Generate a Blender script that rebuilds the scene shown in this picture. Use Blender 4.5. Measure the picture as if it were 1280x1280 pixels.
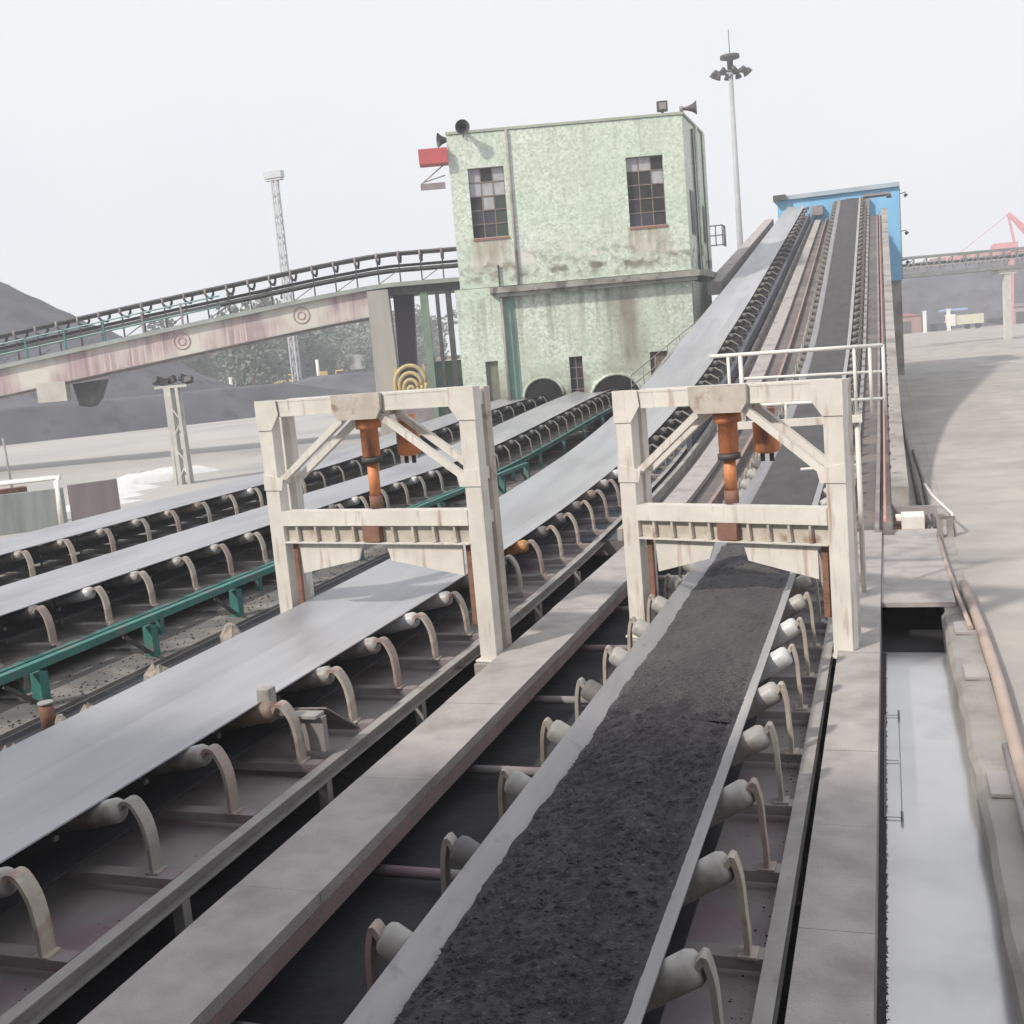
import bpy, math, random
from mathutils import Vector, Matrix
R = math.radians
for o in list(bpy.data.objects): bpy.data.objects.remove(o)
S = bpy.context.scene
COL = S.collection
random.seed(7)

# ---------------------------------------------------------------- camera, sky, sun, exposure
PS, TH, RO = R(18.98), R(8.23), R(5.0)
fw = Vector((-math.sin(PS)*math.cos(TH), math.cos(PS)*math.cos(TH), -math.sin(TH)))
r0 = Vector((math.cos(PS), math.sin(PS), 0)); u0 = r0.cross(fw)
cr = r0*math.cos(RO) - u0*math.sin(RO); cu = u0*math.cos(RO) + r0*math.sin(RO)
cam = bpy.data.cameras.new('camera'); co = bpy.data.objects.new('camera', cam); COL.objects.link(co)
m = Matrix((cr, cu, -fw)).transposed().to_4x4(); m.translation = Vector((0, 0, 4.3))
co.matrix_world = m
cam.lens = 1400/1280*36; cam.sensor_width = 36; cam.clip_start = .05; cam.clip_end = 5000
S.camera = co
SUN_EL, SUN_AZ = R(40), R(35)      # light travels towards +Y and +X
w = bpy.data.worlds.new('World'); S.world = w; w.use_nodes = True
nt = w.node_tree; bg = nt.nodes['Background']
sky = nt.nodes.new('ShaderNodeTexSky'); sky.sky_type = 'NISHITA'; sky.sun_disc = False
sky.sun_elevation = SUN_EL; sky.sun_rotation = math.pi + SUN_AZ; sky.air_density = 2; sky.dust_density = 6
sc_ = nt.nodes.new('ShaderNodeMix'); sc_.data_type = 'RGBA'; sc_.blend_type = 'MIX'
mul = nt.nodes.new('ShaderNodeVectorMath'); mul.operation = 'SCALE'; mul.inputs[3].default_value = .1
nt.links.new(sky.outputs[0], mul.inputs[0]); nt.links.new(mul.outputs[0], sc_.inputs['A'])
# thin overcast with faint cloud structure
tc = nt.nodes.new('ShaderNodeTexCoord'); no = nt.nodes.new('ShaderNodeTexNoise'); no.inputs['Scale'].default_value = 1.6; no.inputs['Detail'].default_value = 3
rp = nt.nodes.new('ShaderNodeValToRGB'); rp.color_ramp.elements[0].position = .3; rp.color_ramp.elements[1].position = .75
rp.color_ramp.elements[0].color = (.76, .785, .83, 1); rp.color_ramp.elements[1].color = (.89, .895, .915, 1)
nt.links.new(tc.outputs['Generated'], no.inputs['Vector']); nt.links.new(no.outputs['Fac'], rp.inputs[0]); nt.links.new(rp.outputs[0], sc_.inputs['B'])
sc_.inputs['Factor'].default_value = .96
nt.links.new(sc_.outputs['Result'], bg.inputs[0]); bg.inputs[1].default_value = 1.0
sl = bpy.data.lights.new('sun', 'SUN'); sl.energy = 3.4; sl.angle = R(3); sl.color = (1, .93, .83)
so = bpy.data.objects.new('sun', sl); COL.objects.link(so)
ld = Vector((math.sin(SUN_AZ)*math.cos(SUN_EL), math.cos(SUN_AZ)*math.cos(SUN_EL), -math.sin(SUN_EL)))
so.rotation_euler = ld.to_track_quat('-Z', 'Y').to_euler(); so.location = (-20, -30, 40)
S.view_settings.view_transform = 'Standard'; S.view_settings.look = 'None'; S.view_settings.exposure = 0.15; S.view_settings.gamma = 1
S.render.engine = 'CYCLES'
S.cycles.volume_bounces = 1; S.cycles.max_bounces = 6

# ---------------------------------------------------------------- helpers
def lin(c): return tuple((x/255/12.92 if x/255 < .04045 else ((x/255+.055)/1.055)**2.4) for x in c)
MATS = {}
def mat(name, c1, c2=None, scale=3., rough=.8, bump=.0, bscale=None, metal=0., vec=(1, 1, 1), c3=None, s3=1., t3=(.55, .7), spec=.5, detail=6., v3=(1, 1, 1)):
    """noise blend of two colours, optional patches of a third (dirt, rust, wear), optional bump; object coordinates"""
    if name in MATS: return MATS[name]
    M = bpy.data.materials.new(name); M.use_nodes = True; n = M.node_tree.nodes; L = M.node_tree.links
    b = n['Principled BSDF']; b.inputs['Roughness'].default_value = rough; b.inputs['Metallic'].default_value = metal
    b.inputs['Specular IOR Level'].default_value = spec
    c2 = c2 or tuple(x*.75 for x in c1)
    tc = n.new('ShaderNodeTexCoord')
    def noise(sc, v=(1, 1, 1), det=detail):
        mp = n.new('ShaderNodeMapping'); mp.inputs['Scale'].default_value = v; L.new(tc.outputs['Object'], mp.inputs[0])
        t = n.new('ShaderNodeTexNoise'); t.inputs['Scale'].default_value = sc; t.inputs['Detail'].default_value = det; L.new(mp.outputs[0], t.inputs['Vector']); return t
    t = noise(scale, vec)
    r = n.new('ShaderNodeMapRange'); r.inputs[1].default_value = .32; r.inputs[2].default_value = .68; L.new(t.outputs['Fac'], r.inputs[0])
    mx = n.new('ShaderNodeMix'); mx.data_type = 'RGBA'; mx.inputs['A'].default_value = (*c1, 1); mx.inputs['B'].default_value = (*c2, 1)
    L.new(r.outputs[0], mx.inputs['Factor']); out = mx.outputs['Result']
    if c3:
        t2 = noise(s3, v3); r2 = n.new('ShaderNodeMapRange'); r2.inputs[1].default_value = t3[0]; r2.inputs[2].default_value = t3[1]; L.new(t2.outputs['Fac'], r2.inputs[0])
        m2 = n.new('ShaderNodeMix'); m2.data_type = 'RGBA'; m2.inputs['B'].default_value = (*c3, 1); L.new(out, m2.inputs['A']); L.new(r2.outputs[0], m2.inputs['Factor']); out = m2.outputs['Result']
    L.new(out, b.inputs['Base Color'])
    if bump:
        t3_ = noise(bscale or scale*4); bp = n.new('ShaderNodeBump'); bp.inputs['Strength'].default_value = bump; bp.inputs['Distance'].default_value = .03
        L.new(t3_.outputs['Fac'], bp.inputs['Height']); L.new(bp.outputs[0], b.inputs['Normal'])
    MATS[name] = M; return M

def tag(o, label, cat, group=None, kind=None):
    if label: o['label'] = label
    if cat: o['category'] = cat
    if group: o['group'] = group
    if kind: o['kind'] = kind
    return o
def thing(name, loc, label, cat, group=None, rz=0):
    o = bpy.data.objects.new(name, None); o.empty_display_size = .3; COL.objects.link(o); o.location = loc; o.rotation_euler = (0, 0, rz)
    return tag(o, label, cat, group)

class MB:
    def __init__(s): s.v = []; s.f = []; s.sm = []
    def add(s, vs, fs, smooth=False):
        k = len(s.v); s.v += [tuple(p) for p in vs]; s.f += [tuple(i+k for i in f) for f in fs]; s.sm += [smooth]*len(fs); return s
    def box(s, x0, x1, y0, y1, z0, z1):
        return s.add([(x0,y0,z0),(x1,y0,z0),(x1,y1,z0),(x0,y1,z0),(x0,y0,z1),(x1,y0,z1),(x1,y1,z1),(x0,y1,z1)],
              [(0,3,2,1),(4,5,6,7),(0,1,5,4),(1,2,6,5),(2,3,7,6),(3,0,4,7)])
    def tube(s, pts, r, n=8, smooth=True, caps=True):
        pts = [Vector(p) for p in pts]; rs = r if isinstance(r, (list, tuple)) else [r]*len(pts)
        k = len(s.v); a = None
        for i, p in enumerate(pts):
            d = (pts[min(i+1, len(pts)-1)] - pts[max(i-1, 0)]).normalized()
            if a is None: a = d.orthogonal().normalized()
            else: a = (a - d*a.dot(d)).normalized()
            b = d.cross(a)
            for j in range(n):
                t = 2*math.pi*j/n; s.v.append(tuple(p + (a*math.cos(t)+b*math.sin(t))*rs[i]))
        for i in range(len(pts)-1):
            for j in range(n):
                s.f.append((k+i*n+j, k+i*n+(j+1) % n, k+(i+1)*n+(j+1) % n, k+(i+1)*n+j)); s.sm.append(smooth)
        if caps:
            s.f.append(tuple(k+j for j in range(n))[::-1]); s.f.append(tuple(k+(len(pts)-1)*n+j for j in range(n))); s.sm += [False, False]
        return s
    def bar(s, p, q, wd, ht, up=(0, 0, 1)):
        """rectangular bar from p to q, wd across, ht along up"""
        p, q, up = Vector(p), Vector(q), Vector(up); d = (q-p).normalized(); a = d.cross(up).normalized(); u = a.cross(d)
        vs = [e + a*sx*wd/2 + u*sz*ht/2 for e in (p, q) for sx, sz in ((-1,-1),(1,-1),(1,1),(-1,1))]
        return s.add(vs, [(0,1,2,3)[::-1],(4,5,6,7),(0,1,5,4),(1,2,6,5),(2,3,7,6),(3,0,4,7)])
    def strip(s, pts, wd, th, axis=(0, 1, 0)):
        """flat bar bent along pts (in a plane normal to axis), wd along axis, th thick"""
        ax = Vector(axis); pts = [Vector(p) for p in pts]; k = len(s.v); n = len(pts)
        for i, p in enumerate(pts):
            d = (pts[min(i+1, n-1)] - pts[max(i-1, 0)]).normalized(); u = ax.cross(d).normalized()
            for sa, su in ((-1,-1),(1,-1),(1,1),(-1,1)): s.v.append(tuple(p + ax*sa*wd/2 + u*su*th/2))
        for i in range(n-1):
            for j in range(4): s.f.append((k+i*4+j, k+i*4+(j+1) % 4, k+(i+1)*4+(j+1) % 4, k+(i+1)*4+j)); s.sm.append(False)
        s.f += [(k+3, k+2, k+1, k), tuple(k+(n-1)*4+j for j in range(4))]; s.sm += [False, False]
        return s
    def sweep(s, sec, Ys, fx=None, fz=None, smooth=False, caps=True):
        """closed section [(x,z)] carried along Y"""
        k = len(s.v); n = len(sec)
        for Y in Ys:
            for x, z in sec: s.v.append(((fx(x, Y) if fx else x), Y, z + (fz(Y) if fz else 0)))
        for i in range(len(Ys)-1):
            for j in range(n): s.f.append((k+i*n+j, k+(i+1)*n+j, k+(i+1)*n+(j+1) % n, k+i*n+(j+1) % n)); s.sm.append(smooth)
        if caps: s.f += [tuple(k+j for j in range(n)), tuple(k+(len(Ys)-1)*n+j for j in range(n))[::-1]]; s.sm += [False, False]
        return s
    def prism(s, poly, y0, y1):
        """polygon [(x,z)] extruded along y"""
        return s.sweep(poly, [y0, y1])
    def mesh(s, name, m):
        me = bpy.data.meshes.new(name); me.from_pydata(s.v, [], s.f)
        for p, q in zip(me.polygons, s.sm): p.use_smooth = q
        if m: me.materials.append(m)
        import bmesh
        b = bmesh.new(); b.from_mesh(me); bmesh.ops.recalc_face_normals(b, faces=b.faces); b.to_mesh(me); b.free()
        return me
    def build(s, name, m, parent=None, bevel=0):
        o = bpy.data.objects.new(name, s.mesh(name, m)); COL.objects.link(o)
        if parent: o.parent = parent
        if bevel:
            bv = o.modifiers.new('bevel', 'BEVEL'); bv.width = bevel; bv.segments = 2; bv.limit_method = 'ANGLE'
        return o
def inst(me, name, parent, loc=(0, 0, 0), rot=None):
    o = bpy.data.objects.new(name, me); COL.objects.link(o); o.parent = parent; o.location = loc
    if rot: o.rotation_euler = rot
    return o
def copy_tree(o, parent=None):
    c = o.copy(); COL.objects.link(c)
    if parent: c.parent = parent
    for ch in o.children: copy_tree(ch, c)
    return c
def frange(a, b, st):
    n = max(1, round((b-a)/st)); return [a+(b-a)*i/n for i in range(n+1)]

# incline of the two main conveyors (rise above the level run) and their slight convergence
PT = [(-50,0),(16,.0),(20,.1),(24,.28),(30,.68),(37,1.58),(43,2.5),(49,3.85),(54,5.05),(120,21.5)]
def _lin(Y):
    for (a, x), (b, y) in zip(PT, PT[1:]):
        if Y <= b: return x + (y-x)*(Y-a)/(b-a)
    return PT[-1][1]
def RISE(Y): return sum(_lin(Y+d) for d in (-3, -1.5, 0, 1.5, 3))/5 if Y > 14 else 0.0
def GX(x, Y):
    if x > -2.65: return x
    t = min(1, max(0, (Y-45)/33)); return -2.65 + (x+2.65)*(1-.4*t)
def RISE2(Y):
    t = min(1, max(0, (Y-30)/25)); return .95*t*t*(3-2*t)
def DRIFT(Y, x0):
    if x0 > -15.5: return .0
    t = min(1, max(0, (Y-30)/25)); return 1.7*t*t
def SLOPE(Y): return math.atan((RISE(Y+.5)-RISE(Y-.5)))
YEND = 78.0

# ---------------------------------------------------------------- materials
concrete = mat('concrete', (.38,.355,.33), (.28,.265,.25), 1.2, .9, .3, 24, c3=(.17,.155,.145), s3=1.1, t3=(.5,.72), detail=12)
slabmat = mat('slab concrete', (.41,.38,.37), (.335,.31,.305), 3.5, .88, .3, 45, c3=(.25,.225,.22), s3=1.6, t3=(.52,.76), detail=14)
slabside = mat('pinkish concrete', (.36,.25,.25), (.26,.2,.2), 3, .9, .3, 20)
yardmat = mat('yard concrete', (.42,.385,.355), (.31,.29,.275), .9, .85, .2, 12, c3=(.29,.27,.26), s3=.3, t3=(.5,.68), v3=(1,.5,1), detail=10)
pavmat = mat('pale yard concrete', (.44,.42,.40), (.36,.35,.345), .12, .9, .1, 4, c3=(.24,.24,.25), s3=.06, t3=(.52,.7))
coalfloor = mat('coal dust floor', (.022,.022,.028), (.045,.045,.05), 1.4, .95, .6, 9, c3=(.10,.10,.10), s3=.5, t3=(.6,.8))
coalm = mat('coal', (.018,.016,.022), (.04,.035,.046), 11, .7, .8, 70, c3=(.12,.11,.12), s3=30, t3=(.62,.72))
coalfar = mat('coal pile surface', (.075,.075,.09), (.12,.12,.14), .22, .95, .8, 2.2, vec=(1,1,.5), c3=(.05,.05,.06), s3=.5, t3=(.55,.75))
rubber = mat('worn grey belt rubber', (.40,.405,.43), (.32,.325,.35), .7, .33, .04, 50, vec=(2.2,.12,1), c3=(.24,.24,.26), s3=.8, t3=(.48,.8), v3=(1.5,.35,1), detail=5)
rubber2 = mat('dusty belt rubber', (.36,.35,.355), (.29,.285,.295), 2.2, .6, .1, 40, vec=(3,.4,1), c3=(.2,.19,.2), s3=5, t3=(.6,.8))
black = mat('black rubber', (.012,.012,.016), (.02,.02,.024), 4, .7)
steel = mat('grey painted steel', (.36,.34,.33), (.27,.255,.25), 3, .6, .1, c3=(.16,.11,.09), s3=2.3, t3=(.6,.75), vec=(1,1,1))
steel2 = mat('dusty deck plate', (.31,.285,.285), (.225,.205,.21), 1.4, .8, .1, c3=(.21,.14,.165), s3=1.1, t3=(.5,.7))
cream = mat('cream paint', (.72,.69,.645), (.60,.57,.53), 2.6, .55, .12, 9, c3=(.36,.27,.21), s3=9, t3=(.56,.78), v3=(1.4,1.4,.16), detail=9)
creamd = mat('soiled cream paint', (.55,.51,.46), (.42,.38,.33), 5, .6, .1, c3=(.22,.13,.09), s3=4, t3=(.58,.75))
bracket_m = mat('bracket paint', (.47,.43,.36), (.36,.31,.28), 6, .6, .1, c3=(.26,.15,.14), s3=5, t3=(.55,.75))
roller_m = mat('roller steel', (.40,.385,.37), (.27,.26,.25), 4, .45, .08, c3=(.16,.12,.10), s3=3, t3=(.5,.7))
roller_v = [mat('rusty roller', (.30,.22,.17), (.18,.13,.11), 5, .6, .1), mat('clean roller', (.55,.55,.56), (.42,.42,.43), 4, .35), mat('coal dusted roller', (.17,.16,.16), (.10,.095,.10), 4, .7)]
bracket_v = [mat('pinkish bracket', (.38,.30,.28), (.28,.22,.2), 5, .65), mat('grey bracket', (.36,.34,.31), (.25,.235,.22), 5, .65)]
teal = mat('teal paint', (.05,.22,.19), (.035,.15,.135), 3, .6, .1, c3=(.15,.14,.13), s3=3.5, t3=(.5,.68))
orange = mat('orange paint', (.74,.29,.12), (.55,.20,.09), 5, .55, .12, c3=(.22,.10,.07), s3=5, t3=(.48,.68), v3=(1,1,.4))
orange_r = mat('worn orange roller', (.6,.3,.1), (.35,.15,.06), 8, .5)
rust = mat('rusty steel', (.17,.085,.06), (.26,.14,.10), 6, .8, .3)
dark = mat('dark steel', (.05,.05,.055), (.09,.085,.085), 3, .6)
darkopen = mat('unlit opening', (.012,.012,.015), (.02,.02,.022), 2, .9)  # near-black colour stands in for the shade inside openings
white = mat('white paint', (.78,.77,.74), (.66,.64,.61), 4, .5, c3=(.4,.33,.27), s3=4, t3=(.66,.8))
brown = mat('brown deck', (.17,.145,.14), (.12,.105,.105), .9, .85, .2, c3=(.24,.2,.185), s3=.6, t3=(.5,.7))
pinkpipe = mat('pink primer pipe', (.55,.30,.28), (.42,.25,.22), 1.5, .6)
stonem = mat('tan rubble', (.42,.37,.32), (.24,.22,.20), 7, .9, .5)
glassd = mat('dark window glass', (.03,.03,.035), (.055,.05,.05), 2, .35, spec=.25)
paneboard = mat('pale boarded pane', (.42,.42,.45), (.33,.33,.35), 3, .6)
bluem = mat('blue cladding', (.22,.48,.72), (.17,.41,.66), .6, .5, .0, c3=(.3,.55,.74), s3=.4, t3=(.5,.7), v3=(1,1,.3))
whitestuff = mat('white plastic', (.8,.8,.8), (.68,.68,.7), 4, .5, .4, 8)

def building_mat():
    M = bpy.data.materials.new('pale green mosaic tile'); M.use_nodes = True; n = M.node_tree.nodes; L = M.node_tree.links
    b = n['Principled BSDF']; b.inputs['Roughness'].default_value = .55
    tc = n.new('ShaderNodeTexCoord')
    def nz(sc, v=(1,1,1), det=5):
        mp = n.new('ShaderNodeMapping'); mp.inputs['Scale'].default_value = v; L.new(tc.outputs['Object'], mp.inputs[0])
        t = n.new('ShaderNodeTexNoise'); t.inputs['Scale'].default_value = sc; t.inputs['Detail'].default_value = det; L.new(mp.outputs[0], t.inputs['Vector']); return t.outputs['Fac']
    def rng(x, a, c, lo=0., hi=1.):
        r = n.new('ShaderNodeMapRange'); L.new(x, r.inputs[0]); r.inputs[1].default_value = a; r.inputs[2].default_value = c; r.inputs[3].default_value = lo; r.inputs[4].default_value = hi; return r.outputs[0]
    def mix(f, A, B, bl='MIX'):
        m_ = n.new('ShaderNodeMix'); m_.data_type = 'RGBA'; m_.blend_type = bl; L.new(f, m_.inputs['Factor']) if hasattr(f, 'links') else setattr(m_.inputs['Factor'], 'default_value', f)
        for s_, c in (('A', A), ('B', B)):
            if isinstance(c, tuple): m_.inputs[s_].default_value = (*c, 1)
            else: L.new(c, m_.inputs[s_])
        return m_.outputs['Result']
    def mul(a, c):
        q = n.new('ShaderNodeMath'); q.operation = 'MULTIPLY'; L.new(a, q.inputs[0]); L.new(c, q.inputs[1]); return q.outputs[0]
    vo = n.new('ShaderNodeTexVoronoi'); vo.inputs['Scale'].default_value = 9.5; L.new(tc.outputs['Object'], vo.inputs['Vector'])
    sp = n.new('ShaderNodeSeparateColor'); L.new(vo.outputs['Color'], sp.inputs[0])
    rr = n.new('ShaderNodeValToRGB'); L.new(sp.outputs[0], rr.inputs[0])
    e = rr.color_ramp.elements; e[0].position = 0; e[0].color = (.43,.50,.42,1); e[1].position = 1; e[1].color = (.76,.81,.74,1)
    x = e.new(.3); x.color = (.55,.62,.54,1); x = e.new(.65); x.color = (.63,.70,.61,1)
    c = mix(rng(nz(.35), .4, .65, 0, .5), rr.outputs[0], (.48,.58,.47))
    c = mix(rng(nz(.9, (1,1,.35)), .5, .72, 0, .5), c, (.47,.49,.41))
    spz = n.new('ShaderNodeSeparateXYZ'); L.new(tc.outputs['Object'], spz.inputs[0]); X, Y, Z = spz.outputs
    # band of black mould and flaking render above the ledge, brown run-off stain on the lower wall
    band = mul(rng(Z, 7.2, 7.8), rng(Z, 8.0, 9.2, 1, 0))
    c = mix(mul(band, rng(nz(1.6, (1,1,1.4)), .46, .6)), c, (.17,.16,.13))
    c = mix(mul(mul(rng(Z, 8.0, 8.4), rng(Z, 8.6, 9.4, 1, 0)), rng(nz(1.1), .5, .56)), c, (.66,.66,.60))
    st = mul(mul(rng(X, -4.6, -3.6), rng(X, -3.0, -2.2, 1, 0)), mul(rng(Z, 2.6, 3.6), rng(Z, 6.2, 7.0, 1, 0)))
    c = mix(mul(st, rng(nz(.8, (2,2,.35)), .34, .6, .3, .95)), c, (.21,.17,.14))
    # rain streaks running down below the ledge, the sills and the roof edge; fine cracks of dirt
    s1 = nz(1.0, (2.6, 2.6, .12), 4)
    c = mix(mul(mul(rng(Z, 3.6, 6.4), rng(Z, 6.75, 6.85, 1, 0)), rng(s1, .5, .7, 0, .8)), c, (.20,.19,.16))
    c = mix(mul(mul(rng(Z, 11.6, 14.0), rng(s1, .54, .72)), rng(nz(.5), .35, .6, .2, .6)), c, (.34,.37,.31))
    for xa, xb in ((-10.5, -8.5), (-3.1, -1.0)):
        ms = mul(rng(X, xa, xa+.2), rng(X, xb-.2, xb, 1, 0))
        c = mix(mul(mul(ms, mul(rng(Z, 7.4, 8.8), rng(Z, 9.45, 9.6, 1, 0))), rng(nz(1.3, (2,2,.3)), .38, .62, .2, .9)), c, (.34,.27,.21))
    c = mix(rng(nz(.3, det=12), .4, .65, 0, .25), c, (.50,.56,.45))
    c = mix(rng(nz(3.5, det=10), .58, .68, 0, .5), c, (.33,.38,.28))
    bot = rng(Z, 2.0, 3.8, 1, 0)
    c = mix(mul(bot, rng(nz(.9), .42, .62)), c, (.27,.27,.22))
    c = mix(rng(nz(2.5, (3,3,.18)), .60, .75, 0, .25), c, (.30,.31,.26))
    L.new(c, b.inputs['Base Color']); return M
greenm = building_mat()
greend = mat('darker green tile', (.23,.36,.30), (.18,.29,.25), 2, .6, .1, c3=(.14,.17,.15), s3=1.5, t3=(.5,.7), v3=(1,1,.3))

# ---------------------------------------------------------------- ground and setting
def struct(name, mb, m, bevel=0):
    o = mb.build(name, m, bevel=bevel); o['kind'] = 'structure'; return o
struct('ground', MB().add([(-1800,-60,0),(1200,-60,0),(1200,2600,0),(-1800,2600,0)], [(0,1,2,3)]), pavmat)
struct('coal_floor', MB().add([(-11.0,-1.2,.004),(-.65,-1.2,.004),(-.65,60,.004),(-9.6,60,.004)], [(0,1,2,3)]), coalfloor)
mb = MB()
mb.box(.95, 90, -20, 300, -.3, .42).box(.28, .948, 24.05, 300, -.3, .416)
struct('yard', mb, yardmat)
# walkway slabs: (x range, thickness, slab length)
def slabs(x0, x1, y0, y1, zt, th, ln, fz=None, fx=None):
    mb = MB(); y = y0
    while y < y1-.1:
        e = min(y+ln, y1)-.008
        ys = [y, e] if not fz else frange(y, e, 1.)
        dz = random.uniform(-.004, .004)
        mb.sweep([(x0, zt-th+dz), (x1, zt-th+dz), (x1, zt+dz), (x0, zt+dz)], ys, fx, fz); y += ln
    return mb
struct('walkway', slabs(-.66, -.2, -1, 22.6, .55, .12, 1.55), slabmat)
mid = slabs(-4.72, -4.02, 2.5, 22.0, .55, .10, 2.1).build('walkway', slabmat); mid['kind'] = 'structure'
mb = MB()
for y in frange(3.2, 21.5, 1.55): mb.box(-.58, -.40, y-.09, y+.09, .0, .43)
mb.box(-.245, -.205, -1, 22.6, 0, .425)
tag(mb.build('walkway_support', concrete), 'row of low concrete piers under the right hand walkway beside the channel', 'support')
wk = thing('walkway_beam', (0, 0, 0), 'pinkish concrete beam and stub columns carrying the middle walkway between the belts', 'beam')
MB().box(-4.70, -4.025, 2.5, 22, .30, .446).build('beam', slabside, wk)
for y in frange(3.4, 21, 2.2): MB().box(-4.62, -4.40, y-.13, y+.13, .0, .30).build('column', concrete, wk)
for y in frange(3.4, 21, 2.2):
    MB().tube([(-4.38, y+.02, .16), (-3.1, y+.02, .16)], .05, 8).build('pipe', steel2, wk)
# water channel on the right
chw = thing('channel_wall', (0, 0, 0), 'low rough concrete wall along the right side of the water channel', 'wall')
mb = MB()
Ys = frange(-1, 15.3, .45); pr = None; vs = []; n_ = 0
for Y in Ys:
    j = random.uniform(-.02, .02) + (.0 if Y < 13 else -.03)
    vs += [(.60+j, Y, 0), (.575+j, Y, .36), (.62+j, Y, .425), (.90, Y, .44), (.955, Y, .40)]
fs = []
for i in range(len(Ys)-1):
    for k in range(4): fs.append((i*5+k, (i+1)*5+k, (i+1)*5+k+1, i*5+k+1))
fs.append((4,3,2,1,0)); k = (len(Ys)-1)*5; fs.append((k,k+1,k+2,k+3,k+4))
mb.add(vs, fs); mb.build('coping', concrete, chw)
MB().box(.60, .955, 15.3, 24, 0, .43).build('end_block', concrete, chw)
mb = MB()
for y in (6.4, 9.2, 12.3, 14.1): mb.box(.66, .90, y, y+.5, .44, .47)
mb.build('patch', slabmat, chw)
milky = mat('silty pale water', (.61,.605,.61), (.52,.52,.53), .9, .2, .02, 2.5, metal=.75, c3=(.42,.42,.43), s3=1.1, t3=(.56,.8))
struct('water', MB().box(-.2, .63, -1, 14.55, .02, .085), milky)
mb = MB().box(-.2, .60, 14.56, 24, .006, .012); struct('channel_floor', mb, darkopen)
# coal crust along the left water edge
mb = MB()
mb.box(-.203, -.150, 3, 14.5, .03, .094)
for i in range(1500):
    y = random.uniform(3, 14.5); r_ = random.uniform(.004, .012); x = -.152 + random.gauss(0, .006); 
    mb.add([(x-r_, y-r_, .085), (x+r_, y-r_*.6, .085), (x+r_*.4, y+r_, .085), (x, y, .085+r_*.5)], [(0,1,3),(1,2,3),(2,0,3),(0,2,1)])
tag(mb.build('coal_crust', coalm), 'crumbs of coal along the left edge of the water channel', 'coal', kind='stuff')
cs = thing('channel_cover', (0, 0, .4), 'flat concrete slab bridging the channel beyond the dark opening', 'slab')
MB().box(-.195, .74, 15.5, 18.2, .035, .10).build('near_slab', slabmat, cs)
MB().box(-.195, .74, 18.21, 21.0, .035, .10).build('far_slab', slabmat, cs)
hs = thing('hatch', (0, 0, .44), 'dark sunken hatch at the foot of the inclined gallery', 'hatch')
MB().box(-.195, .74, 21.05, 22.55, -.3, -.02).build('pit_floor', rust, hs)
MB().box(-.195, .80, 22.58, 22.66, -.4, .22).build('lip', steel2, hs)
MB().tube([(.70, 21.1, .05), (.70, 22.5, .05)], .03).tube([(.60, 21.1, .02), (.60, 22.5, .04)], .02).build('pipe', dark, hs)
bx = thing('cable_box', (.34, 21.7, .42), 'white box lying on the dark hatch', 'box')
MB().box(-.2, .2, -.28, .3, 0, .24).build('case', white, bx, .01)
MB().box(-.30, -.2, .05, .3, .10, .2).build('gland', white, bx, .01)
# pipes on the right wall
def pipe(name, pts, r, m, label, cat='pipe', n=10):
    return tag(MB().tube(pts, r, n).build(name, m), label, cat)
dkp = mat('dark pipe', (.09,.07,.07), (.16,.12,.11), 3, .7)
pipe('pipe', [(.52,23.8,.46),(.50,30,.47),(.46,38,.47),(.44,52,.47)], .05, dkp, 'dark rusty pipe on the ground along the foot of the inclined gallery')
pipe('pipe', [(.66,23.6,.45),(.68,28,.46),(.60,34,.46)], .035, dkp, 'short dark pipe beside the longer rusty pipe at the gallery foot')
tanpipe = mat('tan pipe', (.46,.36,.31), (.40,.33,.29), 2, .6, .1, c3=(.3,.22,.2), s3=1.2, t3=(.5,.7))
pipe('pipe', [(.92,8.4,.52),(.93,10,.52),(.96,12,.52),(.95,14,.52),(.90,16.5,.52)], .062, tanpipe, 'thick tan pipe resting on the channel wall, dull pink towards its near end')
pipe('conduit', [(.84,4.,.50),(.845,8,.50),(.86,10.2,.50)], .035, steel, 'thin grey conduit on the wall below the tan pipe')
pipe('hose', [(.99,4.,.47),(.98,6,.47),(1.0,8.6,.47)], .04, rust, 'brown rusty hose at the near end of the tan pipe')
pipe('handrail', [(.62,23.5,.95),(.70,22,.95),(.98,20.7,.80),(1.02,20.65,.44)], .025, cream, 'bent cream handrail at the corner of the slab over the channel', 'handrail')
pipe('conduit', [(.72,20.3,.5),(.74,18,.5),(.79,15.8,.5),(.84,14.2,.5)], .03, tanpipe, 'thin tan conduit running beside the channel slab towards the bent handrail')
mb = MB()
for x, y in ((.76, 20.5), (.93, 20.6)): mb.box(x-.05, x+.05, y-.06, y+.06, .42, .75)
mb.bar((.74,20.5,.78), (1.0,20.7,.74), .06, .06)
tag(mb.build('post', concrete), 'stubby post with crossbar at the foot of the bent handrail', 'post')
mb = MB()
for p, q in [((-.16,9.5),(-.02,9.5)),((-.02,9.5),(-.02,12.1)),((-.16,12.1),(-.02,12.1)),((-.16,10.8),(-.03,10.8)),((-.16,9.5),(-.16,12.1))]:
    mb.tube([(p[0],p[1],.10),(q[0],q[1],.10)], .004, 6)
for p in ((-.02,9.5),(-.02,12.1)): mb.tube([(p[0],p[1],.06),(p[0],p[1],.16)], .012, 6)
tag(mb.build('wire_frame', mat('pale wire', (.42,.43,.46), (.35,.36,.38), 3, .6)), 'thin wire frame lying at the left edge of the pale water', 'frame')

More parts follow.
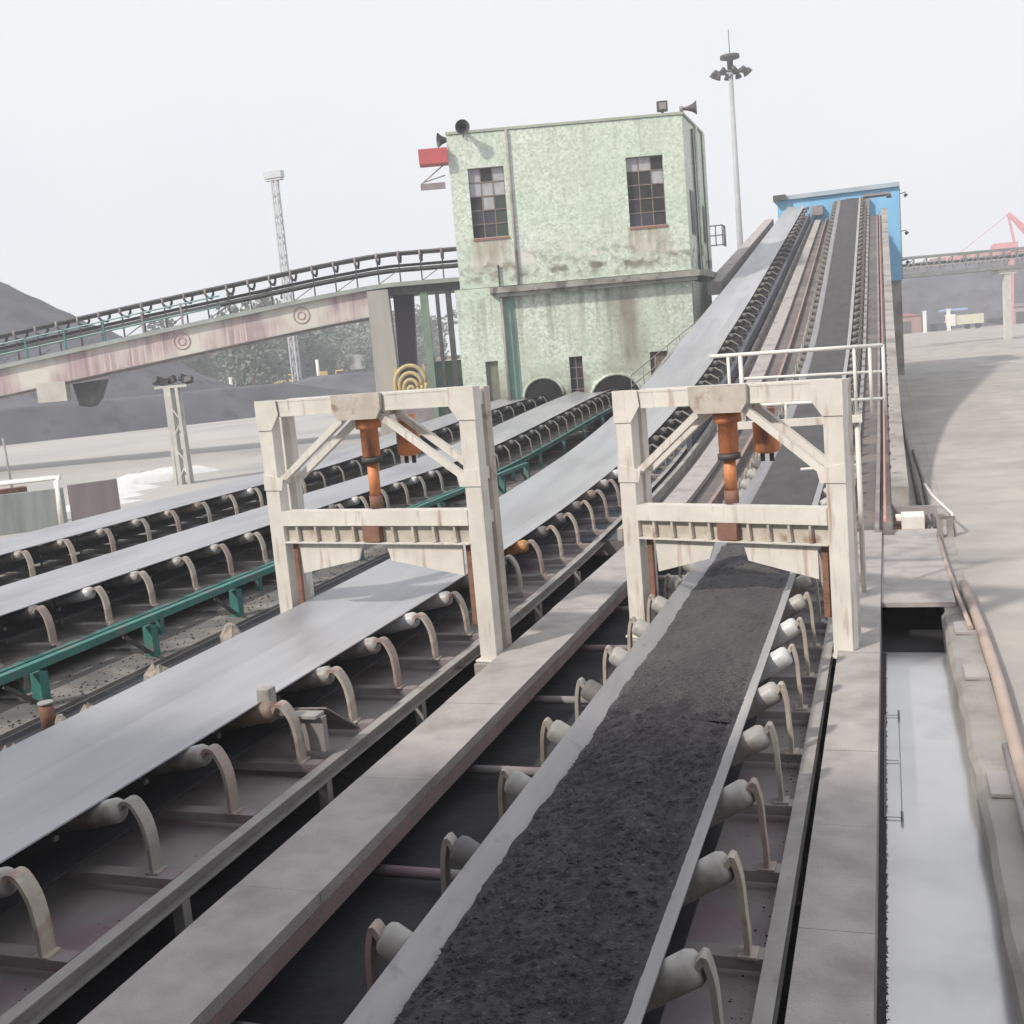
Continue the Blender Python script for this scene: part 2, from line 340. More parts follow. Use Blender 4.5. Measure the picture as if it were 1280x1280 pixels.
# ---------------------------------------------------------------- idler stations (local frame, belt centre at x=0, belt edge at z=1.1)
farbr = mat('weathered bracket', (.30,.28,.25), (.20,.18,.165), 1.2, .7)
farro = mat('weathered roller', (.13,.12,.12), (.2,.19,.18), 1.5, .6)
def rollers_geo(w, dep, ext=.19):
    ch = w*.19; zc = 1.1-dep
    def wing(s):
        d = Vector((w/2-ch, 0, dep)).normalized(); n = Vector((-d.z, 0, d.x))
        a = Vector((ch+.02, 0, zc)) - n*.115; b = Vector((w/2, 0, 1.1)) - n*.115 + d*ext
        f = lambda v: (v.x*s, v.y, v.z)
        pts = [a, a+d*.012, b-d*.05, b-d*.018, b]
        return MB().tube([f(p) for p in pts], [.08, .1, .1, .085, .04], 18), b, d
    c = MB().tube([(-ch, 0, zc-.115), (ch, 0, zc-.115)], .1, 14)
    return wing, c
def idler_meshes(w, dep, foot_r, foot_l, key, wide=True):
    wing, c = rollers_geo(w, dep, .16 if w < 1.6 else .15)
    D = {}
    D['base'] = MB().box(-w/2-foot_l, w/2+foot_r, -.07, .07, .49, .502).box(-w/2-foot_l, w/2+foot_r, -.07, -.058, .42, .49)\
        .bar((-w*.19-.03,0,.50), (-w*.19-.03,0,1.1-dep-.1), .05, .03, (1,0,0)).bar((w*.19+.03,0,.50), (w*.19+.03,0,1.1-dep-.1), .05, .03, (1,0,0)).mesh('idler_'+key, steel2)
    wide_ = w > 1.6; wingL = rollers_geo(w, dep, -.06)[0] if wide_ else wing
    for s, nm, ft in ((1, 'wr', foot_r), (-1, 'wl', foot_l)):
        g, b, d = (wing if s > 0 else wingL)(s); D[nm] = g.mesh('roller_'+key, roller_m)
        X, Z = b.x, b.z
        E_ = w/2+(.27 if w < 1.6 else .37); pts = [(X-.02, Z-.01), (X+.015, Z+.055), (X+(E_-X)*.45, Z+.045), (X+(E_-X)*.85, Z-.09), (E_, .78), (E_+.01, .64), (E_+.01, .505)]
        q = []
        for i in range(len(pts)-1):           # Catmull-Rom
            p0, p1, p2, p3 = (pts[max(i-1, 0)], pts[i], pts[i+1], pts[min(i+2, len(pts)-1)])
            for t in (0, .33, .66):
                q.append(tuple(.5*((2*p1[k]) + (-p0[k]+p2[k])*t + (2*p0[k]-5*p1[k]+4*p2[k]-p3[k])*t*t + (-p0[k]+3*p1[k]-3*p2[k]+p3[k])*t**3) for k in (0, 1)))
        q.append(pts[-1])
        if s < 0 and wide_: q = [(X+.0, Z-.01), (X+.03, Z-.05), (X+.05, Z-.25), (X+.06, .505)]; ft = X+.12-w/2
        D['b'+nm[1]] = MB().strip([(s*x, 0, z) for x, z in q], .135 if w > 1.6 else .10, .034).box(min(s*(E_-.05), s*(E_+.07)), max(s*(E_-.05), s*(E_+.07)), -.07, .07, .504, .52).mesh('bracket_'+key, bracket_m)
    D['c'] = c.mesh('roller_'+key, roller_m)
    # one light mesh for far stations
    F = MB(); F.box(-w/2-foot_l, w/2+foot_r, -.05, .05, .44, .50)
    for s, ft in ((1, foot_r), (-1, foot_l)):
        g, b, d = wing(s)
        if s < 0 and wide_: F.strip([(-b.x+.32, 0, b.z-.05), (-b.x+.30, 0, .5)], .08, .03); continue
        F.strip([(s*(b.x-.03), 0, b.z+.03), (s*(b.x+.05), 0, b.z+.07), (s*(w/2+ft-.10), 0, .9), (s*(w/2+ft-.06), 0, .50)], .08, .03)
    nb = len(F.f)
    for s in (1, -1):
        g, b, d = (wing if s > 0 else wingL)(s); F.add(g.v, g.f, True)
    F.add(c.v, c.f, True)
    D['far'] = F.mesh('idler_far_'+key, farbr); D['far'].materials.append(farro)
    for p_ in D['far'].polygons: p_.material_index = 1 if p_.index >= nb else 0
    return D

def vary(o, nm):
    q = random.random(); V = roller_v if nm == 'roller' else bracket_v
    if q < .45:
        sl_ = o.material_slots[0]; sl_.link = 'OBJECT'; sl_.material = V[int(q/.45*len(V))]
    if nm == 'bracket': o.rotation_euler = (random.uniform(-.03, .03), 0, random.uniform(-.03, .03))
def conveyor(label, xl, xr, y0, y1, dep, foot_r, foot_l, sp, ys0, near, bm, frame_m, incline, rail_r, rail_l, key, lastY=None):
    root = thing('belt_conveyor', ((xl+xr)/2, y0, 0), label, 'conveyor')
    X0 = (xl+xr)/2; w = xr-xl
    lx = lambda x, Y: ((GX(X0+x, Y) if incline else X0+x+DRIFT(Y, X0))) - X0
    fz = RISE if incline else RISE2
    Ys = frange(y0, y1, 1.0)
    def part(name, mb, m, bev=0):
        mb.v = [(a, b-y0, c) for a, b, c in mb.v]; return mb.build(name, m, root, bev)
    ch = w*.19; t = .014
    def sec(z):
        pts = [(-w/2, z), (-w*.34, z-dep*.55), (-ch, z-dep), (0, z-dep-.004), (ch, z-dep), (w*.34, z-dep*.55), (w/2, z)]
        return pts[::-1] + [(x, zz-t) for x, zz in pts]
    part('belt', MB().sweep(sec(1.1), Ys, lx, fz, smooth=False), bm)
    part('return_belt', MB().sweep([(-w/2+.05, .70), (w/2-.05, .70), (w/2-.05, .714), (-w/2+.05, .714)], Ys, lx, fz), black)  # black strand also stands in for the shade beneath the belt
    part('deck_plate', MB().sweep([(-w/2-foot_l+.1, .33), (w/2+foot_r-.02, .33), (w/2+foot_r-.02, .342), (-w/2-foot_l+.1, .342)], Ys, lx, fz), steel2 if incline else concrete)
    for x in (w/2+rail_r, -w/2-rail_l):
        part('stringer', MB().sweep([(x-.055, .36), (x+.055, .36), (x+.055, .375), (x-.035, .375), (x-.035, .49), (x+.055, .49), (x+.055, .505), (x-.055, .505)], Ys, lx, fz), frame_m)
    y = y0+1.2
    while y < (20 if incline else y1):
        for x in (w/2+rail_r, -w/2-rail_l):
            x += lx(0, y); part('leg', MB().box(x-.05, x+.05, y-.05, y+.05, .0, .358+(0 if incline else RISE2(y))).box(x-.09, x+.09, y-.08, y+.08, 0, .02), frame_m)
        part('cross_member', MB().box(-w/2-rail_l+.06, w/2+rail_r-.06, y-.03, y+.03, .24, .31), rust)
        y += 2.36 if incline else 3.2
    D = idler_meshes(w, dep, foot_r, foot_l, key)
    Y = ys0
    while Y < y1-.3:
        zz = fz(Y); th = math.atan(fz(Y+.5)-fz(Y-.5))
        base = Matrix.Rotation(th, 4, 'X')
        sx = 1-.4*min(1, max(0, (Y-45)/33)) if incline and X0 < -3 else 1
        xx = lx(0, Y)
        if Y < near:
            o = inst(D['base'], 'idler', root, (xx, Y-y0, zz), (th, 0, 0))
            for nm, k in (('roller', 'wr'), ('roller', 'c'), ('roller', 'wl'), ('bracket', 'br'), ('bracket', 'bl')):
                vary(inst(D[k], nm, o), nm)
        else:
            o = inst(D['far'], 'idler', root, (xx, Y-y0, zz-.035), (th, 0, 0))
            if sx != 1: o.scale = (sx**.5, 1, 1)
        Y += sp
    return root, D
B1, D1 = conveyor('nearest belt conveyor, carrying a layer of black coal through the right hand gantry', -2.65, -1.22, 2.2, YEND, .26, .38, .38, 1.14, 3.07, 27, rubber2, steel, True, .43, .43, 'near')
B2, D2 = conveyor('empty grey belt conveyor running through the left hand gantry and up the ramp', -7.75, -5.95, 3.2, YEND-.6, .12, .60, .50, 1.18, 4.5, 27, rubber, steel, True, .67, .62, 'wide')
B3, D3 = conveyor('pale belt conveyor on the teal frame, running level to the green building arch', -14.3, -12.45, 8, 54.4, .12, .48, .45, 1.22, 10.95, 30, rubber, teal, False, .62, .6, 'teal')
B4, D4 = conveyor('farthest level belt conveyor, leftmost of the belts, with a pale dusty top', -18.9, -17.1, 12, 55.6, .12, .45, .45, 1.28, 13.1, 30, rubber, steel2, False, .6, .6, 'far')
# one orange worn roller on the wide conveyor (as seen between the gantries) 
for o in B2.children:
    if o.name.startswith('idler') and abs(o.location.y+3.2-17.6) < .6 and o.children:
        c = MB(); g = rollers_geo(1.8, .12, .15)[0](1)[0]; r_ = g.build('roller', orange_r, o); r_['label'] = 'worn orange roller'
        for k in list(o.children):
            if k is not r_ and k.data == D2['wr']: bpy.data.objects.remove(k)
        break
# teal frame extras: legs, braces, gussets
cv = MB().box(-16.35, -14.75, 10, 53, .36, .40); tag(cv.build('cover_strip', concrete), 'long pale dusty cover strip between the two level belts on the left', 'cover')
tf = thing('support_frame', (-11.55, 8, 0), 'teal steel trestle rail standing beside the pale belt conveyor', 'frame')
def tp(name, mb, m=teal): mb.v = [(a+11.55, b-8, c) for a, b, c in mb.v]; return mb.build(name, m, tf)
tp('rail', MB().box(-11.10, -10.98, 8, 34, .59, .70))
for y in frange(9.4, 33.9, 2.45):
    tp('leg', MB().box(-11.12, -10.96, y-.08, y+.08, -.0, .54).box(-11.16, -10.92, y-.12, y+.12, 0, .02))
    tp('brace', MB().bar((-11.04, y-.1, .14), (-11.04, y-.62, .53), .06, .05), dark)
    tp('tie', MB().bar((-11.13, y+.1, .12), (-14.6, y+.1, .12), .06, .05), dark)
struct('pavement', MB().box(-20.5, -10.75, 6, 53, .003, .06), mat('coal stained pavement', (.17,.16,.15), (.10,.095,.095), 1.3, .9, .3, 20, c3=(.28,.26,.24), s3=.9, t3=(.5,.7), detail=12))
struct('channel_floor', MB().box(-10.7, -9.9, 5, 53, .005, .012), coalfloor)

# chute plate and motor box on the wide conveyor
g = thing('guard_plate', (-5.55, 9.35, .5), 'dusty steel guard plate with a small upright block beside the wide grey belt', 'guard')
MB().add([(-.42,.1,.46),(.16,.16,.46),(.30,.55,.12),(-.30,.5,.12),(-.42,.1,.44),(.16,.16,.44),(.30,.55,.10),(-.30,.5,.10)], [(0,1,2,3),(4,7,6,5),(0,4,5,1),(1,5,6,2),(2,6,7,3),(3,7,4,0)]).build('plate', steel2, g)
MB().box(-.44, -.30, -.12, .02, .38, .72).build('block', steel, g, .01)
MB().box(-.42, .14, -.04, .14, .40, .43).build('shelf', steel, g)
MB().box(-.20, .18, .02, .10, .05, .40).build('web', steel2, g)
# coal load on nearest belt
def coal_load(Ya, Yb, lumps, far):
    vs, fs, sm = [], [], []
    Ys = frange(Ya, Yb, .055); nx = 30
    for i, Y in enumerate(Ys):
        el = .155 + .012*math.sin(Y*1.7) + .005*math.sin(Y*11) + random.uniform(-.005, .005); er = .10 + random.uniform(-.004, .004)
        xa, xb = -2.65+el, -1.22-er
        for j in range(nx+1):
            u = j/nx; x = xa+(xb-xa)*u
            edge = min(u, 1-u)*nx
            mound = .05*math.sin(math.pi*u)
            bump_ = random.gauss(0, .0075) + .012*math.sin(Y*5+x*7)*math.sin(Y*2.3-x*4)
            if far: mound = mound*.7 - .012; bump_ *= .5
            elif Y > Yb-.8: mound -= .065*(Y-Yb+.8)/.8; bump_ *= 1.5
            if 14.9 < Y < 15.9: mound += .15*math.sin((Y-14.9)*math.pi)*math.sin(math.pi*u)**.5
            if edge < 1: hgt = 1.1-.26*min(1, el/.465)*.9+.002
            z = 1.02 + mound + bump_ if edge >= 1 else None
            if z is None:
                d = el if u < .5 else er; z = 1.1 - .26*(d/.443) - .004
            vs.append((x, Y, z+RISE(Y)))
    for i in range(len(Ys)-1):
        for j in range(nx):
            a = i*(nx+1)+j; fs.append((a, a+1, a+nx+2, a+nx+1))
    mb = MB(); mb.add(vs, fs, False)
    for i in range(lumps):
        Y = Ya+.1 + random.random()**(1.5 if not far else 1.1)*(Yb-Ya-.1+(0 if far else .12*math.sin(i))); x = random.uniform(-2.46, -1.36); r_ = random.uniform(.006, .017)*(1 if Y < 9 else .7)
        if random.random() < .03: r_ *= 1.9
        z = 1.03+.05*math.sin(math.pi*(x+2.5)/1.18); q = [random.uniform(.6, 1.4) for _ in range(4)]; a = random.random()*6.28
        c_, s_ = math.cos(a)*r_, math.sin(a)*r_
        if far and i % 3: Y = 9.3 + abs(random.gauss(0, .8))
        mb.add([(x+c_*q[0], Y+s_*q[0], z), (x-s_*q[1], Y+c_*q[1], z+r_*.3), (x-c_*q[2]*1.3, Y-s_*q[2], z), (x+s_*q[3], Y-c_*q[3], z), (x, Y, z+r_*.7)],
               [(0,1,4),(1,2,4),(2,3,4),(3,0,4)])
    Yf = frange(17, YEND-.3, .8)
    if far: mb.sweep([(-2.46, 1.0), (-1.33, 1.0), (-1.36, 1.03), (-1.9, 1.06), (-2.43, 1.03)], Yf, None, RISE)
    mb.heap = [i for i, f in enumerate(mb.f) if (15.0+.1*math.sin(mb.v[f[0]][0]*6) < mb.v[f[0]][1] < 15.75) or (far and len(f) == 3) or (far and mb.v[f[0]][1] < 9.45+.14*math.sin(mb.v[f[0]][0]*9)+.1*math.sin(mb.v[f[0]][0]*23))]
    return mb
tag(coal_load(2.3, 9.75, 5200, False).build('coal_load', coalm), 'thick black layer of coarse coal on the near end of the nearest belt', 'coal', kind='stuff')
greycoal = mat('thin grey coal', (.075,.072,.07), (.05,.047,.052), 3, .8, .3, 50, vec=(1,.5,1), c3=(.15,.145,.14), s3=18, t3=(.66,.76))  # lighter grey than the thick near coal
cl_ = coal_load(9.2, 17, 2200, True); hp_ = set(cl_.heap); co_ = cl_.build('coal_load', greycoal); co_.data.materials.append(coalm)
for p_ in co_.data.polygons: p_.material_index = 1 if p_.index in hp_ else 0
tag(co_, 'thinner grey coal layer on the nearest belt beyond the thick black coal', 'coal', kind='stuff')
# scraps of pale debris on the coal beyond the shadow edge are left to the texture

# rubble along the wide belt
rk = None
def rock_mesh(sd):
    rnd = random.Random(sd); b = MB(); vs = []
    for k in range(3):
        zz = (0, .55, 1.0)[k]; rr = (1, .9, .35)[k]
        for j in range(7):
            a = 2*math.pi*j/7 + rnd.uniform(-.25, .25); q = rr*rnd.uniform(.75, 1.1); vs.append((q*math.cos(a), q*math.sin(a)*.8, zz*rnd.uniform(.8, 1.1) if k else 0))
    fs = [(k*7+j, k*7+(j+1) % 7, (k+1)*7+(j+1) % 7, (k+1)*7+j) for k in range(2) for j in range(7)] + [tuple(range(14, 21)), tuple(range(7))[::-1]]
    return b.add(vs, fs).mesh('stone', stonem)
RM = [rock_mesh(i) for i in range(4)]
for i, (x, y, s_) in enumerate([(-9.9,12.9,.27),(-9.55,12.35,.16),(-10.05,15.0,.28),(-9.7,14.7,.17),(-9.9,11.4,.2),(-10.2,11.2,.13),(-9.8,10.9,.13),(-9.6,10.2,.15),(-9.8,9.9,.2),(-9.9,9.7,.12),
                                (-8.75,22.5,.17),(-8.8,23.6,.15),(-8.8,24.9,.2),(-8.8,26.1,.17),(-8.8,27.5,.2),(-8.9,29.0,.2),(-9.0,21.4,.15)]):
    o = bpy.data.objects.new('stone', RM[i % 4]); COL.objects.link(o); far = y > 20
    o.location = (x, y, .012); o.scale = (s_, s_, s_*(1.25 if not far else 4.2)); o.rotation_euler = (0, 0, i*1.3)
    tag(o, 'rough tan rubble lump left of the wide grey belt, nearer than the gantry' if not far else 'rough tan rubble lump beyond the left gantry, along the grey belt', 'stone', 'rubble lumps left of the wide grey belt')
o = bpy.data.objects.new('stone', RM[2]); COL.objects.link(o); o.location = (-5.72, 15.6, .35); o.scale = (.17,.17,.26)
tag(o, 'yellowish lump of rubble on the deck just behind the left gantry right leg', 'stone')
cp = thing('capped_pipe', (-10.35, 11.15, .0), 'short reddish pipe stub standing at the foot of a teal leg', 'pipe')
MB().tube([(0,0,0),(0,0,.34)], .09, 12).build('stub', rust, cp)
MB().tube([(0,0,.34),(0,0,.37)], .10, 12).build('cap', steel, cp)

# spilled coal crumbs and grit on the pavement, walkways and yard
def crumbs(name, n, fx_, m, label, rmin=.006, rmax=.022):
    mb = MB()
    for i in range(n):
        x, y, z = fx_(); r_ = rmin+(rmax-rmin)*random.random()**3; a = random.random()*6.28; c_, s_ = math.cos(a)*r_, math.sin(a)*r_
        mb.add([(x+c_, y+s_, z), (x-s_, y+c_, z), (x-c_*1.2, y-s_, z), (x+s_, y-c_, z), (x, y, z+r_*.8)], [(0,1,4),(1,2,4),(2,3,4),(3,0,4)])
    tag(mb.build(name, m), label, 'grit', kind='stuff')
crumbs('coal_grit', 1800, lambda: (-10.8-abs(random.gauss(0, .5)), random.uniform(9, 40), .062), coalm, 'scattered crumbs of coal on the pavement under the teal frame', .006, .03)
crumbs('plate_grit', 2200, lambda: (-5.30-abs(random.gauss(0, .16)) if random.random() < .6 else -.86-abs(random.gauss(0,.1)), random.uniform(3.5, 20), .343), coalm, 'coal crumbs lying on the steel plates under the belts', .003, .011)

# ---------------------------------------------------------------- gantries
def gantry(label, x0, y0, x1, y1, foot, top, low, dp, cyl2):
    ang = math.atan2(y1-y0, x1-x0); W = math.hypot(x1-x0, y1-y0)
    g = thing('gantry', (x0, y0, foot), label, 'gantry', None, ang)
    H = top-foot; Lw = low-foot; pw = .118
    for s in (0, 1):
        x = s*W
        MB().box(x-pw, x+pw, -.09, .09, .03, H).box(x-pw-.05, x+pw+.05, -.14, .14, 0, .03).build('post', cream, g, .008)
        xb = x + (.02 if s == 0 else -.02)
        MB().box(xb-.08, xb+.08, dp-.07, dp+.07, .03, H-.02).box(xb-.12, xb+.12, dp-.11, dp+.11, 0, .03).build('post', creamd if s else cream, g, .008)
        for za, zb in ((H-.24, H-.05), (Lw+.35, Lw+.50), (Lw-.2, Lw-.05)): MB().box(x-.035, x+.035, .09, dp-.07, za, zb).build('side_tie', cream, g)
        sg = 1 if s == 0 else -1; xi = x + sg*pw
        MB().prism([(xi-sg*pw*2-sg*.01, H+.005), (xi+sg*.12, H+.005), (xi+sg*.14, H-.20), (xi, H-.40), (xi-sg*pw*2-sg*.01, H-.40)], -.104, -.092).build('gusset', cream, g)
        MB().prism([(xi-sg*.24, Lw+.52), (xi+sg*.10, Lw+.46), (xi+sg*.06, Lw+.30), (xi-sg*.24, Lw+.30)], -.104, -.092).build('gusset', cream, g)
    for yy, nm in ((0, 0), (dp, 1)):
        MB().box(pw, W-pw, yy-.075, yy+.075, H-.03, H-.005).box(pw, W-pw, yy-.02, yy+.02, H-.20, H-.03).box(pw, W-pw, yy-.075, yy+.075, H-.225, H-.20).build('top_beam', cream, g)
    # channel facing: front web of the top beam
    MB().box(pw, W-pw, -.07, -.055, H-.2, H-.03).build('web_plate', cream, g)
    cxm = W*.5
    MB().prism([(cxm-.40, H+.01), (cxm+.36, H+.01), (cxm+.36, H-.20), (cxm+.28, H-.32), (cxm-.32, H-.32), (cxm-.40, H-.20)], -.14, -.085).build('centre_plate', creamd, g)
    MB().box(cxm-.30, cxm+.26, -.08, dp+.1, H-.30, H-.23).build('mounting_plate', creamd, g)
    for yy in (-.03, dp):
        for s in (-1, 1):
            xe = pw+.03 if s < 0 else W-pw-.03
            MB().bar((cxm+s*.28, yy, H-.28), (xe, yy, Lw+.42), .08, .085).build('brace', cream, g)
    # lower beam
    MB().box(pw, W-pw, -.10, .10, Lw-.012, Lw+.008).box(pw, W-pw, -.10, -.088, Lw-.19, Lw-.012).build('lower_beam', cream, g)
    MB().box(pw, W-pw, -.02, .0, Lw-.41, Lw-.19).build('beam_web', creamd, g)
    for i in range(9):
        x = pw+.22+i*(W-2*pw-.44)/8
        MB().prism([(x-.02, Lw-.405), (x+.03, Lw-.405), (x+.012, Lw-.19), (x-.012, Lw-.19)], -.085, -.025).build('rib', creamd, g)
    MB().box(pw, W-pw, -.11, .10, Lw-.43, Lw-.412).build('bottom_flange', cream, g)
    MB().box(cxm-.13, cxm+.13, -.12, -.02, Lw-.40, Lw-.20).build('clamp', rust, g)
    # hung plates of the plough
    zt = Lw-.44
    MB().prism([(pw+.20, zt), (cxm-.22, zt), (cxm-.30, zt-.22), (pw+.22, zt-.42)], -.03, .0).build('plough_plate', cream, g)
    MB().prism([(cxm+.16, zt), (W-pw-.16, zt), (W-pw-.16, zt-.40), (cxm+.22, zt-.22)], -.03, .0).build('plough_plate', cream, g)
    for x in (pw+.09, W-pw-.09): MB().box(x-.035, x+.035, .0, .05, .45, zt).build('guide', rust, g)
    # orange actuator
    cy = MB().tube([(cxm-.03, .12, H-.31), (cxm-.03, .12, H-.45), (cxm-.03, .12, H-.46), (cxm-.03, .12, H-.82), (cxm-.03, .12, H-.83)], [.17, .17, .12, .12, .10], 18)
    a = cy.build('actuator', orange, g)
    MB().tube([(cxm-.03, .12, H-.83), (cxm-.03, .12, H-.90)], .14, 18).build('collar', dark, a)
    MB().tube([(cxm-.03, .12, H-.90), (cxm-.03, .12, Lw+.18)], .075, 16).build('rod', orange, a)
    MB().tube([(cxm-.03, .12, Lw+.18), (cxm-.03, .12, Lw+.02)], .09, 12).build('clevis', rust, a)
    m_ = MB().tube([(cxm+cyl2, dp+.25, H-.33), (cxm+cyl2, dp+.25, H-.48), (cxm+cyl2, dp+.25, H-.5), (cxm+cyl2, dp+.25, H-.85), (cxm+cyl2, dp+.25, H-.88)], [.12, .12, .16, .16, .09], 18).build('motor', orange, g)
    for e_ in (-.06, .06): MB().tube([(cxm+cyl2+e_, dp+.25, H-.87), (cxm+cyl2+e_, dp+.25, H-.98)], .03, 8).build('terminal', dark, m_)
    return g
gantry('cream steel gantry with an orange actuator straddling the coal covered belt on the right', -3.17, 14.0, -.57, 13.1, .45, 3.66, 2.2, .27, .28)
gantry('cream steel gantry with an orange actuator straddling the empty grey belt on the left', -8.0, 13.44, -4.86, 12.88, .45, 3.90, 2.38, .36, .24)
fp = thing('foundation', (0, 0, 0), 'row of concrete footings under the four gantry legs', 'footing')
for x, y in ((-3.17,14.0),(-.50,13.1),(-8.0,13.44),(-4.90,12.88)):
    MB().box(x-.14, x+.14, y-.2, y+.72, 0, .445).build('footing', concrete, fp)

# crossover platform with white railing behind the right gantry
pf = thing('railing', (0, 15.9, 2.9), 'white tubular railing of the crossover platform behind the right hand gantry', 'railing')
def pp(name, mb, m=white): mb.v = [(a, b-15.9, c-2.9) for a, b, c in mb.v]; return mb.build(name, m, pf)
T = lambda *p: list(p)
pp('top_rail', MB().tube([(-2.35,15.9,3.96),(-.05,15.9,3.93)], .028))
pp('mid_rail', MB().tube([(-1.95,15.92,3.62),(-.05,15.92,3.58)], .02))
pp('low_rail', MB().tube([(-1.7,15.9,3.24),(-.05,15.9,3.22)], .022))
for x in (-2.1, -1.93, -.42, -.22, -.05): pp('baluster', MB().tube([(x,15.9,3.0),(x,15.9,3.94)], .022 if x != -1.93 else .03))
for x in (-1.35,): pp('baluster', MB().tube([(x,15.9,3.0),(x,15.9,3.25)], .02))
pp('support_beam', MB().box(-2.3, -.35, 15.85, 15.95, 2.92, 3.02), cream)
for x in (-.42,): pp('leg', MB().tube([(x,15.95,.55),(x,15.95,3.0)], .035), cream)
pp('crossbar', MB().tube([(-1.2,16.0,2.3),(-.42,16.0,2.32)], .02))

# ---------------------------------------------------------------- inclined gallery
gl = thing('gallery', (0, 20, 0), 'long inclined concrete gallery carrying the two main belts up to the blue head house', 'gallery')
def gp(name, mb, m): mb.v = [(a, b-20, c) for a, b, c in mb.v]; return mb.build(name, m, gl)
YG = frange(20.5, YEND-4, 1.0)
gp('deck', MB().sweep([(-8.45,.12),(.0,.12),(.0,.40),(-8.45,.40)], YG, GX, RISE), brown)
gp('parapet', MB().sweep([(-9.3,.3),(-8.5,.3),(-8.5,.95),(-9.3,.95)], frange(57, YEND-4, 1), GX, RISE), slabmat)
gp('parapet', MB().sweep([(-.02,.30),(.30,.30),(.30,.80),(-.02,.82)], frange(22.7, YEND-4, 1), GX, RISE), concrete)
# outer supporting wall, from the ground to the deck
vs = []; Yw = frange(22.7, YEND-4, 1)
for Y in Yw:
    zt = RISE(Y)+.3; t = min(1, (Y-22.7)/30)
    vs += [(-.05,Y,0), (.27,Y,0), (.27,Y,zt*.5), (.27,Y,zt), (-.05,Y,zt)]
fs = [(i*5+k, (i+1)*5+k, (i+1)*5+(k+1) % 5, i*5+(k+1) % 5) for i in range(len(Yw)-1) for k in range(5)] + [(0,1,2,3,4)]
gp('side_wall', MB().add(vs, fs), concrete)
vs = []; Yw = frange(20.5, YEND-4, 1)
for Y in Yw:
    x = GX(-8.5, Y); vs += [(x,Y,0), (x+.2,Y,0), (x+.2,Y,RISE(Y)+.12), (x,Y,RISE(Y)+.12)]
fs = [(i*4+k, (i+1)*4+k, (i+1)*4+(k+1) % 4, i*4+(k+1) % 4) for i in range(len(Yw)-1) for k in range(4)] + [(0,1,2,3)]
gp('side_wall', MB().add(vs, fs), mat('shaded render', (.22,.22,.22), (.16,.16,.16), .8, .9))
gp('walkway', slabs(-4.62, -4.10, 22.05, YEND-4, .56, .12, 2.1, RISE, GX), slabmat)
gp('deck_strip', MB().sweep([(-5.85,.402),(-4.99,.402),(-4.99,.41),(-5.85,.41)], YG, GX, RISE), mat('dark slate panel', (.085,.09,.11), (.06,.065,.08), .8, .7))
gp('kerb', MB().sweep([(-4.98,.4),(-4.88,.4),(-4.88,.62),(-4.98,.62)], YG, GX, RISE), concrete)
gp('kerb', MB().sweep([(-3.60,.4),(-3.52,.4),(-3.52,.60),(-3.60,.60)], YG, GX, RISE), mat('reddish kerb', (.34,.24,.22), (.26,.2,.19), 1.5, .9))
gp('panel', MB().sweep([(-5.2,.4),(-5.05,.4),(-5.05,1.0),(-5.2,1.0)], frange(30, YEND-4, 1), GX, RISE), mat('dark slate panel', (.085,.09,.11), (.06,.065,.08), .8, .7))
gp('pipe', MB().tube([(-.14, Y, RISE(Y)+.62) for Y in YG], .03, 6), pinkpipe)
gp('cable_tray', MB().sweep([(-.32,.40),(-.24,.40),(-.24,.50),(-.32,.50)], YG, GX, RISE), steel2)
for i, y in enumerate(frange(24, 40, 1.6)): gp('cable_clip', MB().box(-.06, .0, y-.04, y+.04, RISE(y)+.93, RISE(y)+1.0), dark)

# blue head house
bh = thing('head_house', (-2.7, YEND, 0), 'blue sheet metal head house at the top of the inclined gallery', 'building')
def hp(name, mb, m): mb.v = [(a+2.7, b-YEND, c) for a, b, c in mb.v]; return mb.build(name, m, bh)
hp('wall', MB().box(-6.5, 1.1, YEND, YEND+9, 6.55, 12.415), bluem)
hp('roof', MB().box(-6.75, 1.14, YEND-.25, YEND+9.2, 12.42, 12.70), mat('grey roof edge', (.38,.44,.50), (.30,.36,.42), 1, .6))
hp('side_trim', MB().box(1.102, 1.16, YEND+.05, YEND+.25, 6.6, 12.3), steel)
hp('hood', MB().box(-1.05, .50, YEND-4.6, YEND-3.2, 11.6, 11.72), steel2)
for x in (-6.2, .35): hp('column', MB().box(x, x+.7, YEND+.3, YEND+1.0, 0, 6.54), concrete)
hp('machine', MB().box(-6.7, -5.9, YEND-.6, YEND-.3, 12.4, 12.75), dark)
for z_, y_ in ((12.0, 0), (9.7, 1), (7.8, .5)): hp('lamp', MB().bar((1.16, YEND+.3+y_, z_), (1.5, YEND+.3+y_, z_+.05), .05, .05).tube([(1.42,YEND+.3+y_,z_-.05),(1.55,YEND+.3+y_,z_-.2)], [.08, .14], 8), dark)
hp('lamp', MB().tube([(.45, YEND-4.7, 11.6), (.45, YEND-4.7, 11.35)], [.1, .16], 8), dark)
hp('equipment', MB().box(-4.3, -3.6, YEND-.5, YEND-.02, 11.2, 11.8).box(-1.0, -.7, YEND-.5, YEND-.02, 11.2, 11.9), steel2)

